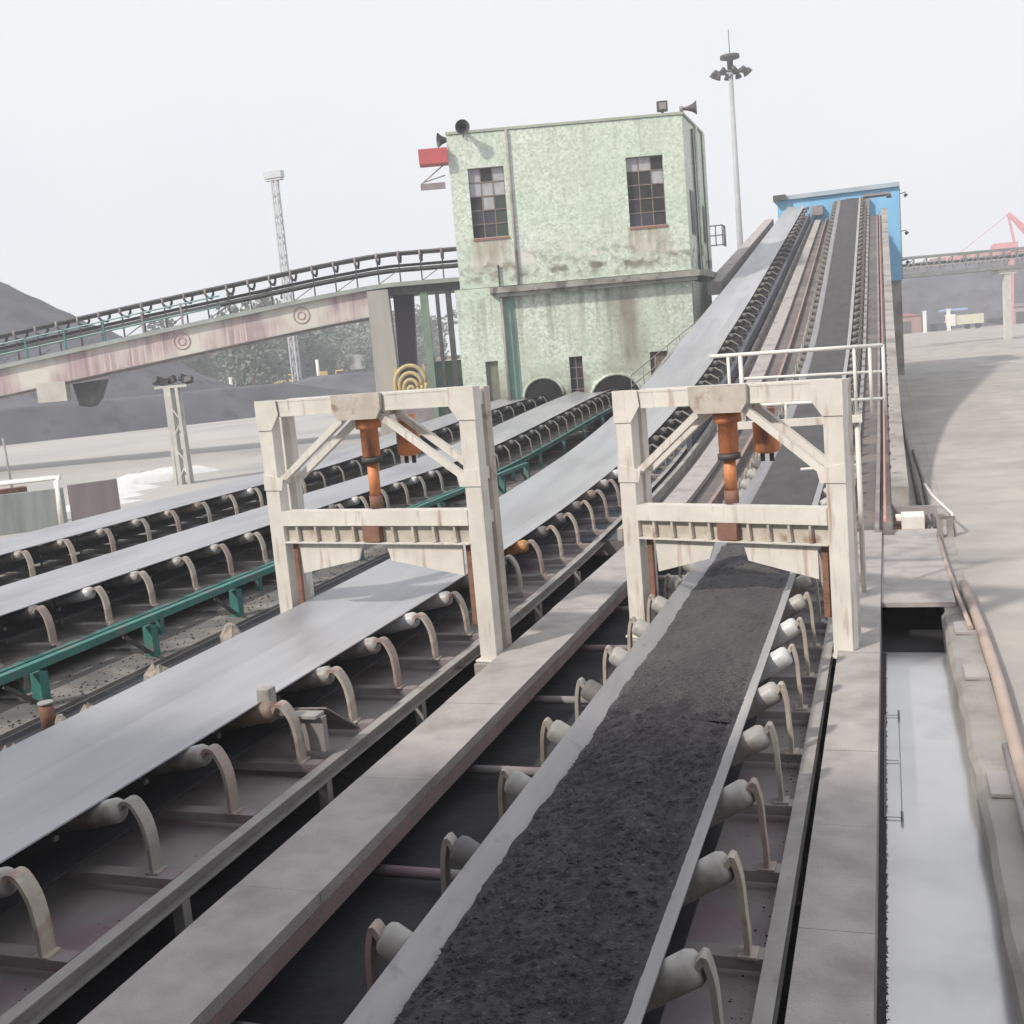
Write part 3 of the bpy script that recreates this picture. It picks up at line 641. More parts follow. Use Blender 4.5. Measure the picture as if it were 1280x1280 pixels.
# ---------------------------------------------------------------- green building (front wall plane: local x along AX, y into the building)
bd = thing('tile_building', (-8.5, 54.3, 0), 'two storey pale green mosaic tiled transfer building with broken windows', 'building', None, PS)
ED = Vector((math.sin(PS), math.cos(PS)))   # local direction of the conveyors' axis
W_ = 11.2; DEP = 6.2
def quadprism(x0, x1, z0, z1, y0=0, dep=DEP):
    a, b = ED.x*dep, ED.y*dep
    return MB().add([(x0,y0,z0),(x1,y0,z0),(x1+a,y0+b,z0),(x0+a,y0+b,z0),(x0,y0,z1),(x1,y0,z1),(x1+a,y0+b,z1),(x0+a,y0+b,z1)],
                    [(0,3,2,1),(4,5,6,7),(0,1,5,4),(1,2,6,5),(2,3,7,6),(3,0,4,7)])
def wall_with_holes(x0, x1, z0, z1, holes, y=0, th=.28):
    """front wall in the local xz plane with rectangular or arched holes, by column/row cells"""
    mb = MB(); xs = sorted({x0, x1, *[h[0] for h in holes], *[h[1] for h in holes]}); zs = sorted({z0, z1, *[h[2] for h in holes], *[h[3] for h in holes]})
    for a, b in zip(xs, xs[1:]):
        for c, d in zip(zs, zs[1:]):
            mx, mz = (a+b)/2, (c+d)/2
            if any(h[0] < mx < h[1] and h[2] < mz < h[3] for h in holes): continue
            mb.add([(a,y,c),(b,y,c),(b,y,d),(a,y,d)], [(0,1,2,3)])
    for h in holes:
        a, b, c, d = h[:4]
        mb.add([(a,y,c),(b,y,c),(b,y,d),(a,y,d),(a,y+th,c),(b,y+th,c),(b,y+th,d),(a,y+th,d)], [(0,1,5,4),(1,2,6,5),(2,3,7,6),(3,0,4,7)])
    return mb
LW = (-10.3, -8.62, 9.6, 12.8); RW = (-2.9, -1.15, 9.5, 12.68)
up = MB(); g_ = wall_with_holes(-11.15, -.15, 7.3, 14.38, [LW, RW]); up.add(g_.v, g_.f)
a, b = ED.x*DEP, ED.y*DEP
# sides, back, roof slab, room floor
up.add([(-.15,0,7.3),(-.15+a,b,7.3),(-.15+a,b,14.38),(-.15,0,14.38)], [(0,1,2,3)])
up.add([(-11.15,0,7.3),(-11.15+a,b,7.3),(-11.15+a,b,14.38),(-11.15,0,14.38)], [(3,2,1,0)])
up.add([(-11.15+a,b,7.3),(-.15+a,b,7.3),(-.15+a,b,14.38),(-11.15+a,b,14.38)], [(3,2,1,0)])
up.add([(-11.15,0,14.38),(-.15,0,14.38),(-.15+a,b,14.38),(-11.15+a,b,14.38)], [(0,1,2,3)])
up.add([(-11.15,0,7.3),(-.15,0,7.3),(-.15+a,b,7.3),(-11.15+a,b,7.3)], [(3,2,1,0)])
up.build('wall', greenm, bd)
rf = quadprism(-11.2, -.1, 14.40, 14.52, -.05, DEP+.1).build('roof', mat('roof coping', (.42,.46,.36), (.33,.36,.3), 1, .8), bd)
lowr = MB(); g_ = wall_with_holes(-8.6, -.15, .0, 6.8, [(-6.25,-5.6,1.6,3.7), (-2.35,-1.5,2.3,3.6)], .25); lowr.add(g_.v, g_.f)
lowr.add([(-.15,.25,0),(-.15+a,b,0),(-.15+a,b,6.8),(-.15,.25,6.8)], [(0,1,2,3)])
lowr.add([(-11.4+a,b,0),(-.15+a,b,0),(-.15+a,b,7.3),(-11.4+a,b,7.3)], [(3,2,1,0)])
lowr.build('lower_wall', greenm, bd)
tw = MB(); g_ = wall_with_holes(-11.42, -9.32, 0, 7.28, [(-10.28,-9.68,1.5,3.82)], -.02); tw.add(g_.v, g_.f)
tw.add([(-9.32,-.02,0),(-9.32,.3,0),(-9.32,.3,7.28),(-9.32,-.02,7.28)], [(0,1,2,3)]).add([(-11.42,-.02,0),(-11.42+a,b,0),(-11.42+a,b,7.28),(-11.42,-.02,7.28)], [(3,2,1,0)])
tw.build('tower_wall', greenm, bd)
MB().box(-9.30, -8.62, .26, .40, 0, 6.9).build('recessed_panel', greend, bd)
MB().box(-9.75, .18, -.30, .25, 6.98, 7.26).box(-9.6, .10, -.18, .25, 6.80, 6.975).add([(.18,-.3,6.98),(.48,.0,6.98),(.48+a,b,6.98),(.18+a,b,6.98),(.18,-.3,7.26),(.48,.0,7.26),(.48+a,b,7.26),(.18+a,b,7.26)], [(0,3,2,1),(4,5,6,7),(0,1,5,4),(1,2,6,5),(2,3,7,6),(3,0,4,7)]).build('ledge', mat('grimy ledge', (.36,.36,.31), (.22,.22,.19), 1.3, .85, c3=(.14,.13,.12), s3=2, t3=(.5,.65)), bd)
# side buttress strip and windows on right face
def side(u, z, off=.02):   # point on the right side face: u metres along, z up
    return (-.15 + ED.x*u + off*ED.y, ED.y*u - off*ED.x, z)
def sidequad(u0, u1, z0, z1, off, name, m, parent=bd, th=.06):
    vs = [side(u, z, o) for o in (off-th, off) for u, z in ((u0,z0),(u1,z0),(u1,z1),(u0,z1))]
    return MB().add(vs, [(0,3,2,1),(4,5,6,7),(0,1,5,4),(1,2,6,5),(2,3,7,6),(3,0,4,7)]).build(name, m, parent)
sidequad(2.3, 2.5, 7.3, 14.1, .10, 'downpipe', dark)
f_ = sidequad(.9, 2.0, 9.0, 11.1, .02, 'window', steel2); sidequad(1.0, 1.9, 9.1, 11.0, .04, 'pane', glassd, f_)
f_ = sidequad(4.1, 5.3, 8.8, 10.7, .02, 'window', steel2); sidequad(4.2, 5.2, 8.9, 10.6, .04, 'pane', glassd, f_)
sidequad(3.4, 3.75, 7.3, 14.38, .12, 'pilaster', greenm); sidequad(5.6, 6.2, 7.3, 14.38, .12, 'pilaster', greenm)
# front windows
def window(x0, x1, z0, z1, cols, rows, pal, y=.22):
    f = MB(); t = .05
    for i in range(cols+1):
        x = x0+(x1-x0)*i/cols; f.box(x-t/2, x+t/2, y-.03, y+.03, z0, z1)
    for j in range(rows+1):
        z = z0+(z1-z0)*j/rows; f.box(x0, x1, y-.034, y+.034, z-t/2, z+t/2)
    o = f.build('window', mat('rusty window bar', (.24,.2,.18), (.16,.12,.11), 5, .7), bd)
    for i in range(cols):
        for j in range(rows):
            a0, a1 = x0+(x1-x0)*i/cols+t/2, x0+(x1-x0)*(i+1)/cols-t/2; b0, b1 = z0+(z1-z0)*j/rows+t/2, z0+(z1-z0)*(j+1)/rows-t/2
            MB().box(a0, a1, y-.005+random.uniform(0, .01), y+.015, b0, b1).build('pane', pal(i, j), o)
    return o
violet = mat('violet glass', (.065,.06,.08), (.045,.04,.055), 2, .35); greeng = mat('green glass', (.045,.06,.045), (.065,.08,.06), 2, .35)
window(*LW, 3, 5, lambda i, j: {(0,4):paneboard,(1,4):glassd,(2,4):paneboard,(0,3):paneboard,(1,3):paneboard,(2,3):paneboard,(1,2):paneboard,(0,1):violet,(1,1):violet,(1,0):violet,(2,2):greeng,(2,0):greeng,(2,1):greeng}.get((i,j), glassd))
window(*RW, 3, 5, lambda i, j: {(0,4):paneboard,(1,4):paneboard,(2,3):paneboard,(0,0):violet,(1,0):violet}.get((i,j), glassd))
window(-6.25,-5.6,1.6,3.7, 2, 4, lambda i, j: glassd, .42)
window(-2.35,-1.5,2.3,3.6, 4, 1, lambda i, j: mat('shutter slat', (.2,.18,.14), (.13,.12,.1), 3, .8), .42)
for x0, x1, z in ((-10.3,-8.62,9.58), (-2.9,-1.15,9.48)): MB().box(x0-.03, x1+.03, -.05, .2, z-.10, z).build('sill', mat('red sill', (.35,.16,.13), (.26,.13,.1), 3, .7), bd)
MB().box(-10.28,-9.68,.15,.2,1.5,3.82).build('door', mat('old grey door', (.22,.23,.18), (.16,.17,.13), 2, .8, vec=(4,1,.5)), bd)
# arches with dark openings (flat near-black sheets with rims, the unlit depth painted in)
def arch(cx_, r_, zs, name):
    n = 14; vs = []; ring = []
    for k in range(n+1):
        t = math.pi*k/n; vs.append((cx_-r_*math.cos(t), .235, zs+r_*.95*math.sin(t)))
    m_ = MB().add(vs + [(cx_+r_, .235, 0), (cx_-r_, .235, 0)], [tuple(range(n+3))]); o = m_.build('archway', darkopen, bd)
    rim = [(cx_-(r_+.06)*math.cos(math.pi*k/n), .235, zs+(r_+.06)*.95*math.sin(math.pi*k/n)) for k in range(n+1)]
    MB().tube(rim, .07, 6).build('rim', greenm, o)
arch(-7.6, .92, 1.9, 'a'); arch(-4.1, 1.2, 1.5, 'b')
MB().tube([(-8.36,-.06,14.4),(-8.36,-.06,7.3)], .07, 8).build('drainpipe', concrete, bd)
MB().box(-9.3,-9.22,-.12,-.04,7.27,8.3).build('bracket', dark, bd)
MB().tube([(-9.25,-.08,7.0),(-9.25,-.08,1.5)], .06, 8).build('drainpipe', concrete, bd)
mb = MB()
for z in (8.75, 9.25, 9.75): mb.tube([side(6.2, z, .05), side(6.2, z, .75), side(7.3, z, .75)], .03, 6)
for u, o_ in ((6.2,.4),(6.2,.75),(6.8,.75),(7.3,.75)): mb.tube([side(u, 8.7, o_), side(u, 9.78, o_)], .03, 6)
mb.build('balcony_rail', steel2, bd)
mb = MB().box(-12.55, -11.17, -.45, .5, 13.15, 13.85)
rs = tag(MB().box(-12.5,-11.17,-.35,.6,13.12,13.8).build('sign_box', mat('red faded panel', (.52,.10,.11), (.42,.09,.10), 1, .5)), 'red box fixed to the top left corner of the green building', 'box')
rs.location = (-8.5, 54.3, 0); rs.rotation_euler = (0, 0, PS)
fb = MB().box(-12.55,-11.4,-.1,.05,12.0,12.28); fb.bar((-12.5,0,12.28),(-11.35,0,13.1),.05,.05); fb.bar((-12.4,0,12.35),(-11.35,0,12.6),.05,.05)
o = tag(fb.build('lamp_bracket', steel2), 'grey strutted bracket below the red box on the green building', 'bracket'); o.location = (-8.5,54.3,0); o.rotation_euler = (0,0,PS)
def horn(loc, ang, label, el=0, sc=1):
    h = thing('loudspeaker', loc, label, 'loudspeaker', None, ang)
    MB().tube([(0,0,0),(0,-.2,0),(0,-.45,0),(0,-.62,0)], [.07,.10,.20,.34], 16, caps=False).build('horn', dark, h)
    MB().tube([(0,.18,0),(0,0,0)], .14, 12).build('driver', steel2, h)
    MB().tube([(0,.05,-.35),(0,.05,-.1)], .03, 6).build('stand', dark, h)
    for c in h.children: c.scale = (sc,)*3
def bl(x, y, z): v = Vector((x*math.cos(PS)-y*math.sin(PS)-8.5, x*math.sin(PS)+y*math.cos(PS)+54.3, z)); return v
horn(bl(-10.35,-.15,14.55), PS, 'black horn loudspeaker facing forward on the left roof corner of the green building')
horn(bl(-10.95,.2,14.2), PS-R(75), 'grey horn loudspeaker pointing left above the red box')
horn(bl(.05,.6,14.75), PS+R(80), 'black horn loudspeaker on the right roof corner pointing right')
o = thing('floodlight', bl(-1.0,.2,14.52), 'square black floodlight standing on the roof near the right corner', 'floodlight', None, PS)
MB().box(-.24,.24,-.12,.12,.12,.58).build('housing', dark, o); MB().box(-.17,.17,-.135,-.122,.2,.5).build('lens', steel2, o); MB().box(-.05,.05,-.05,.05,0,.12).build('stand', dark, o)
# stair rail running up the lower wall
sr = thing('handrail', bl(-3.5,-1.2,1.2), 'thin sloping stair handrail in front of the green building lower wall', 'handrail', None, PS)
for dz in (0, .5): MB().tube([(0,0,.9+dz),(3.6,0,3.4+dz)], .025, 6).build('rail', steel2, sr)
for k in range(7): MB().tube([(k*.6,0,.9+k*.417-.6),(k*.6,0,1.4+k*.417)], .02, 6).build('baluster', steel2, sr)

# ---------------------------------------------------------------- left bridge with conveyor on top (plane frame at (-20,57))
br = thing('conveyor_bridge', (-20, 57, 0), 'long concrete girder bridge with a conveyor on top, rising to the green building', 'bridge', None, PS)
GT = [(-36,4.45),(-26.1,5.72),(-17.4,6.85),(-8.76,7.9),(-5.4,8.22),(-1.4,8.2)]
def gz(s):
    for (a_, x), (b_, y) in zip(GT, GT[1:]):
        if s <= b_: return x+(y-x)*(s-a_)/(b_-a_)
    return GT[-1][1]
def ribbon(ss, z0, z1, y0, y1, name, m, parent=br):
    vs = []
    for s_ in ss: vs += [(s_,y0,gz(s_)+z0),(s_,y1,gz(s_)+z0),(s_,y1,gz(s_)+z1),(s_,y0,gz(s_)+z1)]
    n = len(ss); fs = [(i*4+k,(i+1)*4+k,(i+1)*4+(k+1)%4,i*4+(k+1)%4) for i in range(n-1) for k in range(4)]+[(0,1,2,3),tuple((n-1)*4+k for k in (3,2,1,0))]
    return MB().add(vs, fs).build(name, m, parent)
girm = mat('streaked girder render', (.50,.40,.39), (.30,.22,.25), 1.7, .85, .05, vec=(2.2,2.2,.12), c3=(.58,.55,.5), s3=.35, t3=(.45,.62), detail=2)
ss = frange(-36, -6.2, 1.2)
ribbon(ss, -1.5, -.12, 0, .5, 'girder', girm); ribbon(ss, -1.58, -1.502, -.04, .54, 'bottom_edge', dark); ribbon(ss, -1.5, -.12, 3.2, 3.7, 'girder', girm)
sd = frange(-36, -1.3, 1.2); ribbon(sd, -.118, .10, -.25, 3.9, 'deck', mat('grey green deck', (.33,.36,.34), (.26,.28,.27), 1, .8))
ribbon(frange(-6.2, -1.3, 1.2), -.5, -.122, .1, 3.5, 'edge_beam', dark)
ribbon(sd, .72, .86, .3, .42, 'stringer', dark); ribbon(sd, .72, .86, 1.5, 1.62, 'stringer', dark)
ribbon(sd, 1.62, 1.70, .1, 1.9, 'belt', mat('dark belt edge', (.09,.09,.095), (.14,.14,.14), 2, .7)); ribbon(sd, 1.0, 1.05, .3, 1.6, 'return_belt', black)
s_ = -35.5; k = 0
while s_ < -1.5:
    z = gz(s_); k += 1
    MB().tube([(s_,.12,z+1.72),(s_,.12,z+1.40),(s_,.5,z+1.25),(s_,1.4,z+1.25),(s_,1.85,z+1.5),(s_,1.85,z+1.72)], .07, 6).build('idler', steel2, br)
    MB().bar((s_,.36,z+.10),(s_,.36,z+1.3),.07,.07,(1,0,0)).build('leg', dark, br)
    if k % 2: MB().bar((s_+.05,.38,z+.15),(s_+1.05,.38,z+.75),.05,.05).build('brace', steel2, br)
    s_ += 1.15
s_ = -35
while s_ < -14:
    z = gz(s_); MB().box(s_-.05, s_+.05, -.2, -.1, z+.1, z+1.2).build('rail_post', teal if s_ < -20 else steel2, br); s_ += 2.1
for h_, a_ in ((.62, -14), (1.15, -14)):
    pts = [(x, -.15, gz(x)+h_) for x in frange(-36, a_, 2)]; MB().tube(pts, .04, 6).build('handrail', mat('faded teal rail', (.25,.42,.39), (.2,.33,.31), 2, .6), br)
MB().box(-24.3,-22.75,-.1,.5,4.6-.95,4.6+.1).build('corbel', mat('pale corbel', (.52,.50,.46), (.42,.4,.37), 1.5, .8), br)
MB().prism([(-22.62,4.5),(-21.05,4.6),(-21.5,3.6),(-21.9,3.2),(-22.4,3.3)], .6, 1.8).build('hopper', dark, br)
MB().add([(-6.3,-.2,0),(-4.95,-.2,0),(-4.95,.9,0),(-6.3,.9,0),(-6.25,-.2,8.0),(-5.15,-.2,8.0),(-5.15,.9,8.0),(-6.25,.9,8.0)], [(0,3,2,1),(4,5,6,7),(0,1,5,4),(1,2,6,5),(2,3,7,6),(3,0,4,7)]).build('column', mat('weathered column', (.40,.38,.35), (.3,.29,.27), .8, .85, vec=(1,1,.3)), br)
MB().add([(-5.2,2.2,0),(-4.35,2.2,0),(-4.35,3.2,0),(-5.2,3.2,0),(-5.1,2.2,7.8),(-4.0,2.2,7.8),(-4.0,3.2,7.8),(-5.1,3.2,7.8)], [(0,3,2,1),(4,5,6,7),(0,1,5,4),(1,2,6,5),(2,3,7,6),(3,0,4,7)]).build('column', mat('violet grey column', (.16,.14,.18), (.12,.105,.13), .6, .85, vec=(1,1,.3)), br)
for x, w2, m_ in ((-3.3,.42,mat('dull green column', (.20,.27,.22), (.15,.2,.17), 1, .8)), (-2.6,.2,dark), (-2.0,.30,dark), (-1.25,.28,greend)):
    MB().box(x-w2/2, x+w2/2, .1, .5, 0, 7.7).build('column', m_, br)
MB().box(-3.1,-1.4,.2,.35,4.05,4.25).build('strut', steel, br); MB().box(-3.1,-1.4,.6,.7,1.0,4.0).build('screen', greend, br)
# the two round painted emblems and the pale pleats of the banner painted on the girder
emb = mat('faded red paint', (.46,.32,.32), (.38,.27,.28), 1.5, .8)
for cx_, dz in ((-16.3,-.74),(-9.84,-.73)):
    z = gz(cx_)+dz
    for r_ in (.2, .42): MB().tube([(cx_+r_*math.cos(2*math.pi*k/24), -.008, z+r_*math.sin(2*math.pi*k/24)) for k in range(25)], .04, 5).build('emblem', emb, br)
pl = mat('pale stripe paint', (.60,.52,.50), (.5,.44,.42), 2, .8)
for a_, b_ in ((-20.6,-17.2),(-15.4,-12.8),(-9,-6.6),(-11.6,-10.8)):
    x = a_
    while x < b_:
        z = gz(x); hgt = random.uniform(.7, 1.2); wd = random.uniform(.06, .13)
        MB().add([(x,-.006,z-1.44),(x+wd,-.006,z-1.44),(x+wd*.7,-.006,z-1.44+hgt),(x+wd*.3,-.006,z-1.44+hgt),(x,.01,z-1.44),(x+wd,.01,z-1.44),(x+wd*.7,.01,z-1.44+hgt),(x+wd*.3,.01,z-1.44+hgt)], [(0,1,2,3),(0,4,5,1),(1,5,6,2),(2,6,7,3),(3,7,4,0)]).build('stripe', pl, br); x += random.uniform(.28, .55)

# yellow hose reel, blue pump
hr = thing('hose_reel', (-21.6, 49.6, 2.0), 'yellow coiled hose reel standing left of the green building', 'hose reel', None, PS)
ym = mat('yellow hose', (.55,.44,.2), (.4,.33,.18), 3, .6)
for r_ in (.75, .54, .34, .14): MB().tube([(r_*1.0*math.cos(2*math.pi*k/20), 0, 1.1-(.75-r_)*.5+r_*1.15*math.sin(2*math.pi*k/20)) for k in range(21)], .10, 6).build('coil', ym, hr)
for x in (-.85, .85): MB().bar((x,.1,0),(x*.8,.1,2.0),.08,.08,(0,1,0)).build('stand', ym, hr)
MB().box(-.9,.9,.0,.2,-2.0,0).build('plinth', steel2, hr)
bm_ = thing('blue_pump', (-15.7, 35.4, 0), 'blue motor unit standing behind the left hand gantry beside the farthest belt', 'motor', None, .3)
MB().box(-.3,.3,-.3,.3,0,1.3).build('plinth', steel2, bm_); bl_ = mat('deep blue paint', (.08,.13,.33), (.06,.09,.22), 3, .5)
MB().tube([(-.35,0,1.75),(.15,0,1.75),(.2,0,1.75),(.38,0,1.75)], [.42,.42,.3,.25], 14).build('housing', bl_, bm_); MB().box(-.15,.2,-.47,-.38,1.6,1.9).build('cover', paneboard, bm_)

# ---------------------------------------------------------------- masts and yard furniture
def lattice_mast(loc, label, h, w0, headw, m, head=True, name='floodlight_mast', rz=0):
    o = thing(name, loc, label, 'lamp mast', None, rz)
    mb = MB()
    c = [(-w0,-w0),(w0,-w0),(w0,w0),(-w0,w0)]
    for x, y in c: mb.bar((x,y,0),(x*.8,y*.8,h),w0*.42,w0*.42,(0,1,0))
    k = 0; z = 0; st = w0*3.2
    while z < h-st:
        for i in range(4):
            a_, b_ = c[i], c[(i+1) % 4]
            if k % 2: a_, b_ = b_, a_
            mb.bar((*a_, z), (b_[0]*.95, b_[1]*.95, z+st), w0*.2, w0*.2, (0,0,1)); 
        z += st; k += 1
    mb.build('mast', m, o)
    MB().box(-headw/2,headw/2,-w0,w0,h,h+.12*headw/1.5).build('platform', m, o)
    return o
lm = lattice_mast((-27.6,39.2,0), 'short pale concrete lattice mast with a cluster of dark floodlights behind the farthest belt', 3.95, .27, 1.3, mat('pale mast', (.58,.57,.53), (.46,.45,.42), 2, .8), rz=.35)
MB().box(-.29,-.02,-.29,.29,0,3.95).build('shaft', mat('pale mast', (0,0,0)), lm)
for i, (x, a_) in enumerate(((-.65,-.6),(-.3,.3),(.05,-.5),(.4,.7),(.7,-.3),(-.5,.6),(.55,.2))):
    q = MB().box(-.16,.16,-.1,.1,0,.26).build('floodlight', dark, lm); q.location = (x, random.uniform(-.2,.2), 4.1+random.uniform(0,.12)); q.rotation_euler = (random.uniform(-.6,.2), a_*.6, a_)
m2 = lattice_mast((-76.4,137,0), 'tall slender grey floodlight mast far beyond the bridge on the left', 29.2, .42, 2.4, mat('grey mast', (.55,.56,.58), (.48,.49,.51), 1, .8))
MB().box(-1.3,1.3,-.5,.5,29.5,30.4).build('lamp_bank', mat('grey mast', (0,0,0)), m2)
MB().tube([(0,0,0),(0,0,29)], .2, 10).build('ladder_shaft', mat('grey mast', (0,0,0)), m2)
hm = thing('high_mast_lamp', (-13.4,115.5,0), 'very tall round lamp mast with a ring of lights behind the blue head house', 'lamp mast')
gm = mat('galvanised mast', (.40,.41,.42), (.34,.35,.36), 1, .6)
MB().tube([(0,0,0),(0,0,29.5)], [.38,.20], 12).build('pole', gm, hm)
rg = MB().tube([(.75*math.cos(2*math.pi*k/20), .75*math.sin(2*math.pi*k/20), 29.0) for k in range(21)], .1, 6).build('ring', dark, hm)
for k in range(10):
    a_ = 2*math.pi*k/10; MB().bar((.5*math.cos(a_),.5*math.sin(a_),29.0),(1.75*math.cos(a_),1.75*math.sin(a_),29.1),.12,.12).tube([(1.55*math.cos(a_),1.55*math.sin(a_),29.15),(1.8*math.cos(a_),1.8*math.sin(a_),28.75)],[.2,.34],8).build('lamp', dark, rg)
MB().tube([(0,0,29.3),(0,0,30.2),(0,0,30.3),(0,0,30.6)], [.3,.3,.95,.95], 14).build('cap', dark, hm); MB().tube([(0,0,30.6),(0,0,33)], .04, 6).build('lightning_rod', dark, hm)

# low walled tank and pole on the left
lw = thing('low_wall', (0,0,0), 'low grey concrete tank wall with a white pipe frame at the left edge', 'wall')
A0, A1, A2 = Vector((-29.8,24.2,0)), Vector((-24.6,28.6,0)), Vector((-24.1,29.6,0))
MB().bar(A0+Vector((0,0,.62)), A1+Vector((0,0,.62)), .18, 1.24).build('front_wall', mat('streaky grey wall', (.33,.35,.34), (.24,.26,.26), 2, .85, vec=(2,2,.2)), lw)
MB().bar(A1+Vector((.1,.1,.65)), A2+Vector((.5,.3,.65)), .18, 1.3).build('end_wall', mat('pinkish grey wall', (.34,.28,.29), (.27,.23,.24), 2, .85, vec=(2,2,.2)), lw)
pp_ = [A0+Vector((0,1.4,1.5)), A1+Vector((-.9,1.0,1.5)), A1+Vector((-.1,-.15,1.45)), A1+Vector((-.08,-.2,.0))]
MB().tube(pp_, .085, 8).build('pipe_frame', white, lw)
MB().bar(A0+Vector((.2,1.0,1.1)), A1+Vector((-1.9,.5,1.15)), .5, .3).build('rusty_beam', rust, lw)
pipe('pole', [(-36.7,39.5,0),(-36.8,39.5,2.4)], .05, steel, 'thin grey pole with short arms standing in the left yard', 'pole')
ws = []
for i, (x, y, a_, b_, h_) in enumerate([(-29.5,37.2,1.7,.6,.35),(-30.5,40.3,2.4,.55,.5),(-27.2,33.2,1.5,.5,.3),(-30.6,42.6,2.2,.5,.45),(-28.2,35.3,1.3,.45,.3)]):
    vs = []; nr, ns = 4, 14; rnd = random.Random(i)
    for k in range(nr+1):
        for j in range(ns):
            t = 2*math.pi*j/ns; q = (1-k/nr)*rnd.uniform(.85,1.15); vs.append((a_*q*math.cos(t), b_*q*math.sin(t), h_*math.sin(k/nr*1.57)*rnd.uniform(.8,1.1)))
    fs = [(k*ns+j,k*ns+(j+1)%ns,(k+1)*ns+(j+1)%ns,(k+1)*ns+j) for k in range(nr) for j in range(ns)]
    o = MB().add(vs, fs, True).build('plastic_sheet', whitestuff); o.location = (x, y, 0); o.rotation_euler = (0,0,.9)
    tag(o, ['crumpled white plastic sheet just left of the short lattice mast foot', 'longer crumpled white sheet behind the short lattice mast', 'crumpled white sheet nearest the low tank wall', 'farthest crumpled white sheet beyond the short lattice mast', 'small crumpled white sheet between the tank wall and the lattice mast'][i], 'sheet', 'white sheets beside the farthest belt')

# ---------------------------------------------------------------- coal piles and background
def pile(name, cx_, cy_, a_, b_, h_, label, m=coalfar, rz=0, flat=0., seed=1):
    rnd = random.Random(seed); vs = []; nr, ns = 22, 96; ph = [rnd.uniform(0,6.28) for _ in range(6)]
    for k in range(nr+1):
        q = 1-k/nr
        for j in range(ns):
            t = 2*math.pi*j/ns; wob = 1+.05*math.sin(3*t+ph[0])+.035*math.sin(7*t+ph[1])+.02*math.sin(13*t+ph[2])
            zz = h_*min(1, (1-q)/(1-flat)) ; zz = h_*(1-math.sqrt(((1-zz/h_))**2+.004)) if flat == 0 else zz
            vs.append((a_*q*math.cos(t)*wob, b_*q*math.sin(t)*wob, max(0, zz)+(rnd.uniform(-.12,.12) if k else -.05)*h_/8))
    fs = [(k*ns+j,k*ns+(j+1)%ns,(k+1)*ns+(j+1)%ns,(k+1)*ns+j) for k in range(nr) for j in range(ns)]
    o = MB().add(vs, fs, True).build(name, m); o.location = (cx_, cy_, 0); o.rotation_euler = (0,0,rz)
    return tag(o, label, 'coal pile')
pile('coal_pile', -105.5, 105.8, 36, 36, 21.8, 'big cone of dark coal behind the bridge at the left edge', seed=3)
pile('coal_pile', -72, 88, 34, 8.5, 2.9, 'long low flat topped coal bank across the left yard', flat=.6, rz=R(56), seed=5)
pile('coal_pile', -52, 140, 42, 13, 3.0, 'low wide coal bank in the distance behind the left gantry', flat=.55, rz=R(8), seed=8)
pile('coal_pile', 14, 292, 62, 30, 16.0, 'broad grey coal pile far beyond the yard on the right', flat=.35, seed=9)

leafm = mat('far foliage', (.13,.155,.13), (.20,.225,.19), .8, .9)
barkm = mat('bark', (.1,.08,.06), (.07,.055,.045), 3, .9)
def crown_mesh(seed):
    rnd = random.Random(seed); mb = MB(); cl = [(rnd.gauss(0,1.6), rnd.gauss(0,1.6), rnd.uniform(.9,6.4), rnd.uniform(.9,1.7)) for _ in range(20)]
    for _ in range(2300):
        x,y,z,r_ = rnd.choice(cl); v = Vector((rnd.gauss(0,1),rnd.gauss(0,1),rnd.gauss(0,1))).normalized()*r_*rnd.uniform(.5,1.05)
        p = Vector((x,y,z))+v; a_ = Vector((rnd.gauss(0,1),rnd.gauss(0,1),rnd.gauss(0,1))).normalized()*.20; b_ = a_.orthogonal().normalized()*.17
        mb.add([p-a_,p-b_,p+a_,p+b_], [(0,1,2,3)])
    return mb.mesh('crown', leafm)
CM = [crown_mesh(i) for i in range(4)]
tm = MB().tube([(0,0,0),(.05,0,1.5),(0,.1,3.2),(.1,0,4.6)], [.28,.22,.16,.06], 8).tube([(0,.05,2.2),(.9,.3,3.8)], [.12,.04], 6).tube([(0,.05,2.4),(-.9,-.3,4.0)], [.12,.04], 6).mesh('trunk', barkm)
rnd = random.Random(4)
for i in range(46):
    d_ = rnd.uniform(235, 300); px = 215 + i*7.4 + rnd.uniform(-5, 5)
    az = math.atan((px-640)/1400) - PS
    o = thing('tree', (d_*math.sin(az), d_*math.cos(az), 0), 'hazy dark green tree in the belt of trees beyond the coal yard', 'tree', 'trees beyond the coal yard', rnd.uniform(0,6))
    inst(tm, 'trunk', o); inst(CM[i % 4], 'crown', o); sc = rnd.uniform(1.25, 2.0) * (1.25 if i % 5 == 0 else 1); o.scale = (sc*1.15, sc*1.15, sc)
o = thing('tree', (-91,150,0), 'lone tree top showing above the bridge beside the big coal cone', 'tree'); inst(tm, 'trunk', o); inst(CM[1], 'crown', o); o.scale = (1.5,1.5,2.2)

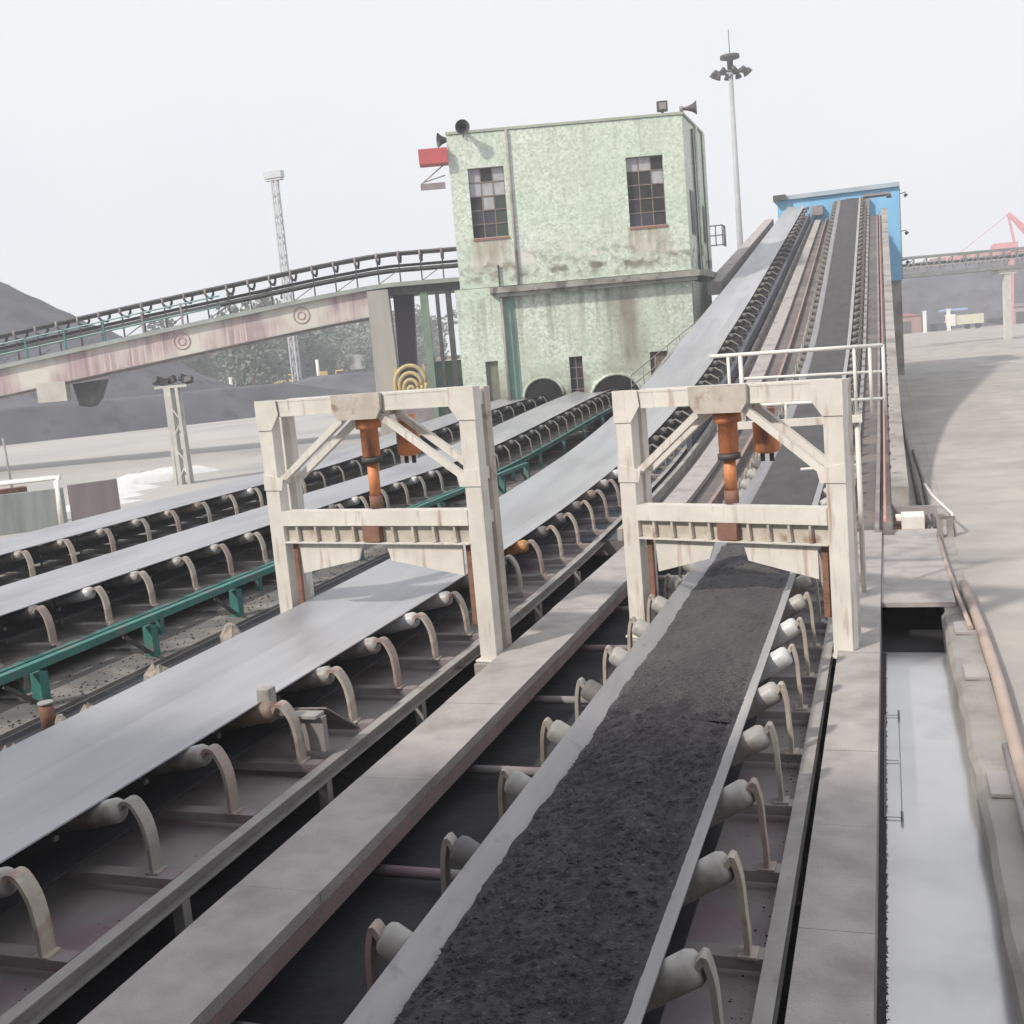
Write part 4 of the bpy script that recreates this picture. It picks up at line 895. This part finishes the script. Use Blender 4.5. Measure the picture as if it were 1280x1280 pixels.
# yellow wheel loaders far left
yl = mat('yellow machine paint', (.75,.50,.10), (.62,.42,.1), 1, .5)
def loader(loc, rz, label):
    o = thing('wheel_loader', loc, label, 'loader', 'yellow loaders in the far yard', rz)
    MB().box(-3.2,-.4,-1.1,1.1,1.0,2.3).box(-.4,1.2,-.8,.8,.9,1.7).build('body', yl, o, .08)
    c = MB().box(-1.0,.5,-.8,.8,1.9,3.3).build('cab', yl, o, .05); MB().box(-.9,.52,-.82,.82,2.4,3.1).build('window', glassd, c)
    MB().bar((.8,-.6,1.6),(3.0,-.6,1.0),.2,.35).bar((.8,.6,1.6),(3.0,.6,1.0),.2,.35).build('arm', yl, o)
    MB().prism([(2.9,.2),(4.0,.1),(3.5,.5),(3.2,1.4),(2.9,1.3)], -1.4, 1.4).build('bucket', yl, o)
    for x in (-2.4, .9):
        for y in (-1.2, 1.2): MB().tube([(x,y-.3,.75),(x,y+.3,.75)], .75, 16).build('wheel', black, o)
for x, d_, rz, lb in ((382,215,.2,'yellow wheel loader in the far left yard, leftmost of three'), (420,222,2.6,'yellow wheel loader in the far left yard, middle of three'), (444,218,.5,'yellow wheel loader in the far left yard, nearest the bridge column')):
    az = math.atan((x-640)/1400)-PS; loader((d_*math.sin(az), d_*math.cos(az), 0), rz, lb)
for x, d_ in ((307, 190), (416, 205)):
    az = math.atan((x-640)/1400)-PS
    pipe('yard_post', [(d_*math.sin(az), d_*math.cos(az), 0), (d_*math.sin(az), d_*math.cos(az), 5.5 if x > 400 else 3.8)], .28, white, 'white post standing in the far yard '+('in front of the trees' if x < 400 else 'behind the yellow loaders'), 'post')
def shed(loc, w2, d2, h2, m_, mr, label, name='shed'):
    o = thing(name, loc, label, 'shed'); MB().box(-w2/2,w2/2,0,d2,0,h2).build('wall', m_, o)
    MB().prism([(-w2/2-.3,h2),(w2/2+.3,h2),(0,h2+w2*.12)], -.3, d2+.3).build('roof', mr, o)
    MB().box(-w2*.15,w2*.15,-.04,-.005,0,h2*.7).build('door', dark, o)
az = math.atan((452-640)/1400)-PS; shed((235*math.sin(az),235*math.cos(az),3.0), 4.5, 4, 2.6, white, white, 'small white hut on the slope behind the yellow loaders')
for k, (xx, yy, w2, lb) in enumerate([(4.2,252,5.5,'red roofed shed left of the white truck'), (27,262,6,'grey shed beside the bridge pillar on the far right')]):
    shed((xx,yy,0.4), w2, 5, 3.6, mat('pinkish shed', (.34,.2,.19), (.3,.2,.18), 1, .8) if k == 0 else steel, mat('dull red roof', (.4,.16,.14), (.3,.14,.13), 1, .8) if k == 0 else steel2, lb)
tr = thing('truck', (14.6,250,.42), 'white and yellowish truck with a blue roof parked below the far coal pile', 'truck', None, .05)
MB().box(-1.0,4.2,-1.1,1.1,1.0,2.9).build('cargo_bed', mat('pale yellow bed', (.6,.6,.45), (.5,.5,.4), 1, .7), tr)
c = MB().box(-3.1,-1.1,-1.1,1.1,.8,3.2).build('cab', white, tr, .1); MB().box(-3.13,-2.4,-.9,.9,2.0,2.8).build('windscreen', glassd, c)
MB().box(-4.2,1.2,-1.3,1.3,3.9,4.3).build('roof', mat('light blue sheet', (.3,.42,.65), (.25,.36,.58), 1, .6), tr)
for x in (-2.4, 1.2, 3.2): MB().tube([(x,-1.2,.5),(x,1.2,.5)], .5, 12).build('wheel', black, tr)
for x, lb in ((7.6,'white gate pillar beyond the yard, left of a pair'), (12.2,'white gate pillar beyond the yard, right of a pair')):
    tag(MB().box(x*.98-.35,x*.98+.35,244,244.7,.4,4.6).box(x*.98-.45,x*.98+.45,243.9,244.8,4.6,4.8).build('gate_pillar', white), lb, 'pillar')
fn = thing('fence', (0,247,.42), 'dark low fence between the white gate pillars beyond the yard', 'fence')
MB().box(7.9,11.6,0,.1,.1,1.6).build('panel', mat('slate fence', (.1,.1,.14), (.08,.08,.1), 1, .8), fn)
for x in (8.5,9.5,10.5): MB().box(x-.06,x+.06,-.06,0-.002,0,1.8).build('post', dark, fn)
# right-hand distant bridge
rb = thing('conveyor_bridge', (2,140,0), 'distant steel conveyor bridge crossing behind the blue head house on the right', 'bridge', None, math.atan2(4.6,13.5))
gry = mat('grey bridge steel', (.24,.25,.25), (.17,.18,.18), 1, .8)
def rz_(s): return 8.5 + s*.0 
MB().box(-2,30,0,3,8.55,8.95).build('deck', gry, rb); MB().box(-2,30,-.06,0-.002,10.72,10.9).box(-2,30,3,3.06,10.72,10.9).build('top_chord', gry, rb)
MB().box(-2,30,.6,2.4,9.9,10.1).build('belt', dark, rb); MB().box(-2,30,-.2,-.07,9.6,9.75).build('handrail', steel, rb)
for k in range(21):
    s_ = -1.6+k*1.5; MB().box(s_-.07,s_+.07,-.04,.04,8.95,10.72).build('post', gry, rb); MB().bar((s_,-.02,8.95),(s_+1.5,-.02,10.7),.1,.1).build('brace', gry, rb)
    MB().tube([(s_,.2,10.3),(s_,.6,9.8),(s_,2.4,9.8),(s_,2.8,10.3)], .08, 5).build('idler', steel2, rb)
for s_ in (12.4, 26): MB().box(s_-.35,s_+.35,.4,1.1,0,8.54).box(s_-1.0,s_+1.0,.3,2.6,8.0,8.53).build('pillar', mat('pale mast', (0,0,0)), rb)
# red quay crane and ship
redm = mat('faded red steel', (.58,.26,.27), (.5,.24,.25), .5, .6)
ck = thing('harbour_crane', (25.5,250,0), 'faded red harbour crane with a raised boom at the right edge', 'crane')
mb = MB()
for x in (-1.5, 5): 
    for y in (0, 6): mb.bar((x,y,0),(x*.7,y,17),.6,.6,(0,1,0))
mb.box(-1.8,5.6,-.3,6.3,16.6,17.4); mb.build('portal', redm, ck)
MB().bar((0,3,17),(-1.6,3,25.2),.5,.5,(0,1,0)).bar((4.4,3,17),(-1.6,3,25.2),.5,.5,(0,1,0)).build('mast', redm, ck)
MB().bar((-1.6,3,25.2),(10,3,13.5),.7,.9).build('boom', redm, ck); MB().bar((-1.6,3,25),(-13,3,17),.14,.14).build('stay', redm, ck); MB().box(-15.2,-11.8,2,4,15.8,17.0).build('counterweight', redm, ck)
sh = thing('cargo_ship', (24,330,0), 'red hulled cargo ship with a white band behind the far coal pile', 'ship')
MB().prism([(-10,15.2),(22,15.2),(22,19.6),(-12,18.6)], 0, 14).build('hull', redm, sh)
MB().prism([(-12,18.62),(-2,18.9),(-2,19.6),(-12,19.3)], -.2, 14).build('bulwark', white, sh)
MB().box(4,10,2,12,19.3,21).build('deckhouse', redm, sh)
ck.scale = (.88, .88, .9)
MB().prism([(-10,0),(22,0),(22,15.18),(-10,15.18)], 1, 13).build('lower_hull', redm, sh)

# building behind the camera whose shadow covers the foreground
tb = thing('transfer_house', (-12,-1.6,0), 'plain concrete transfer house behind the viewpoint that shades the near belts', 'building')
MB().box(-28,20,-9,0,0,11.3).build('wall', concrete, tb); MB().box(-28.2,20.2,-9.2,.15,11.31,11.5).build('roof', concrete, tb)

# ---------------------------------------------------------------- haze
hz = MB().box(-420, 260, -40, 470, -1, 40).build('haze', None); hz['kind'] = 'stuff'
hmx = bpy.data.materials.new('haze'); hmx.use_nodes = True; n = hmx.node_tree.nodes; n.remove(n['Principled BSDF'])
pv = n.new('ShaderNodeVolumePrincipled'); pv.inputs['Color'].default_value = (.93,.95,1,1); pv.inputs['Density'].default_value = .0013; pv.inputs['Anisotropy'].default_value = .2
hmx.node_tree.links.new(pv.outputs[0], n['Material Output'].inputs['Volume']); hz.data.materials.append(hmx)
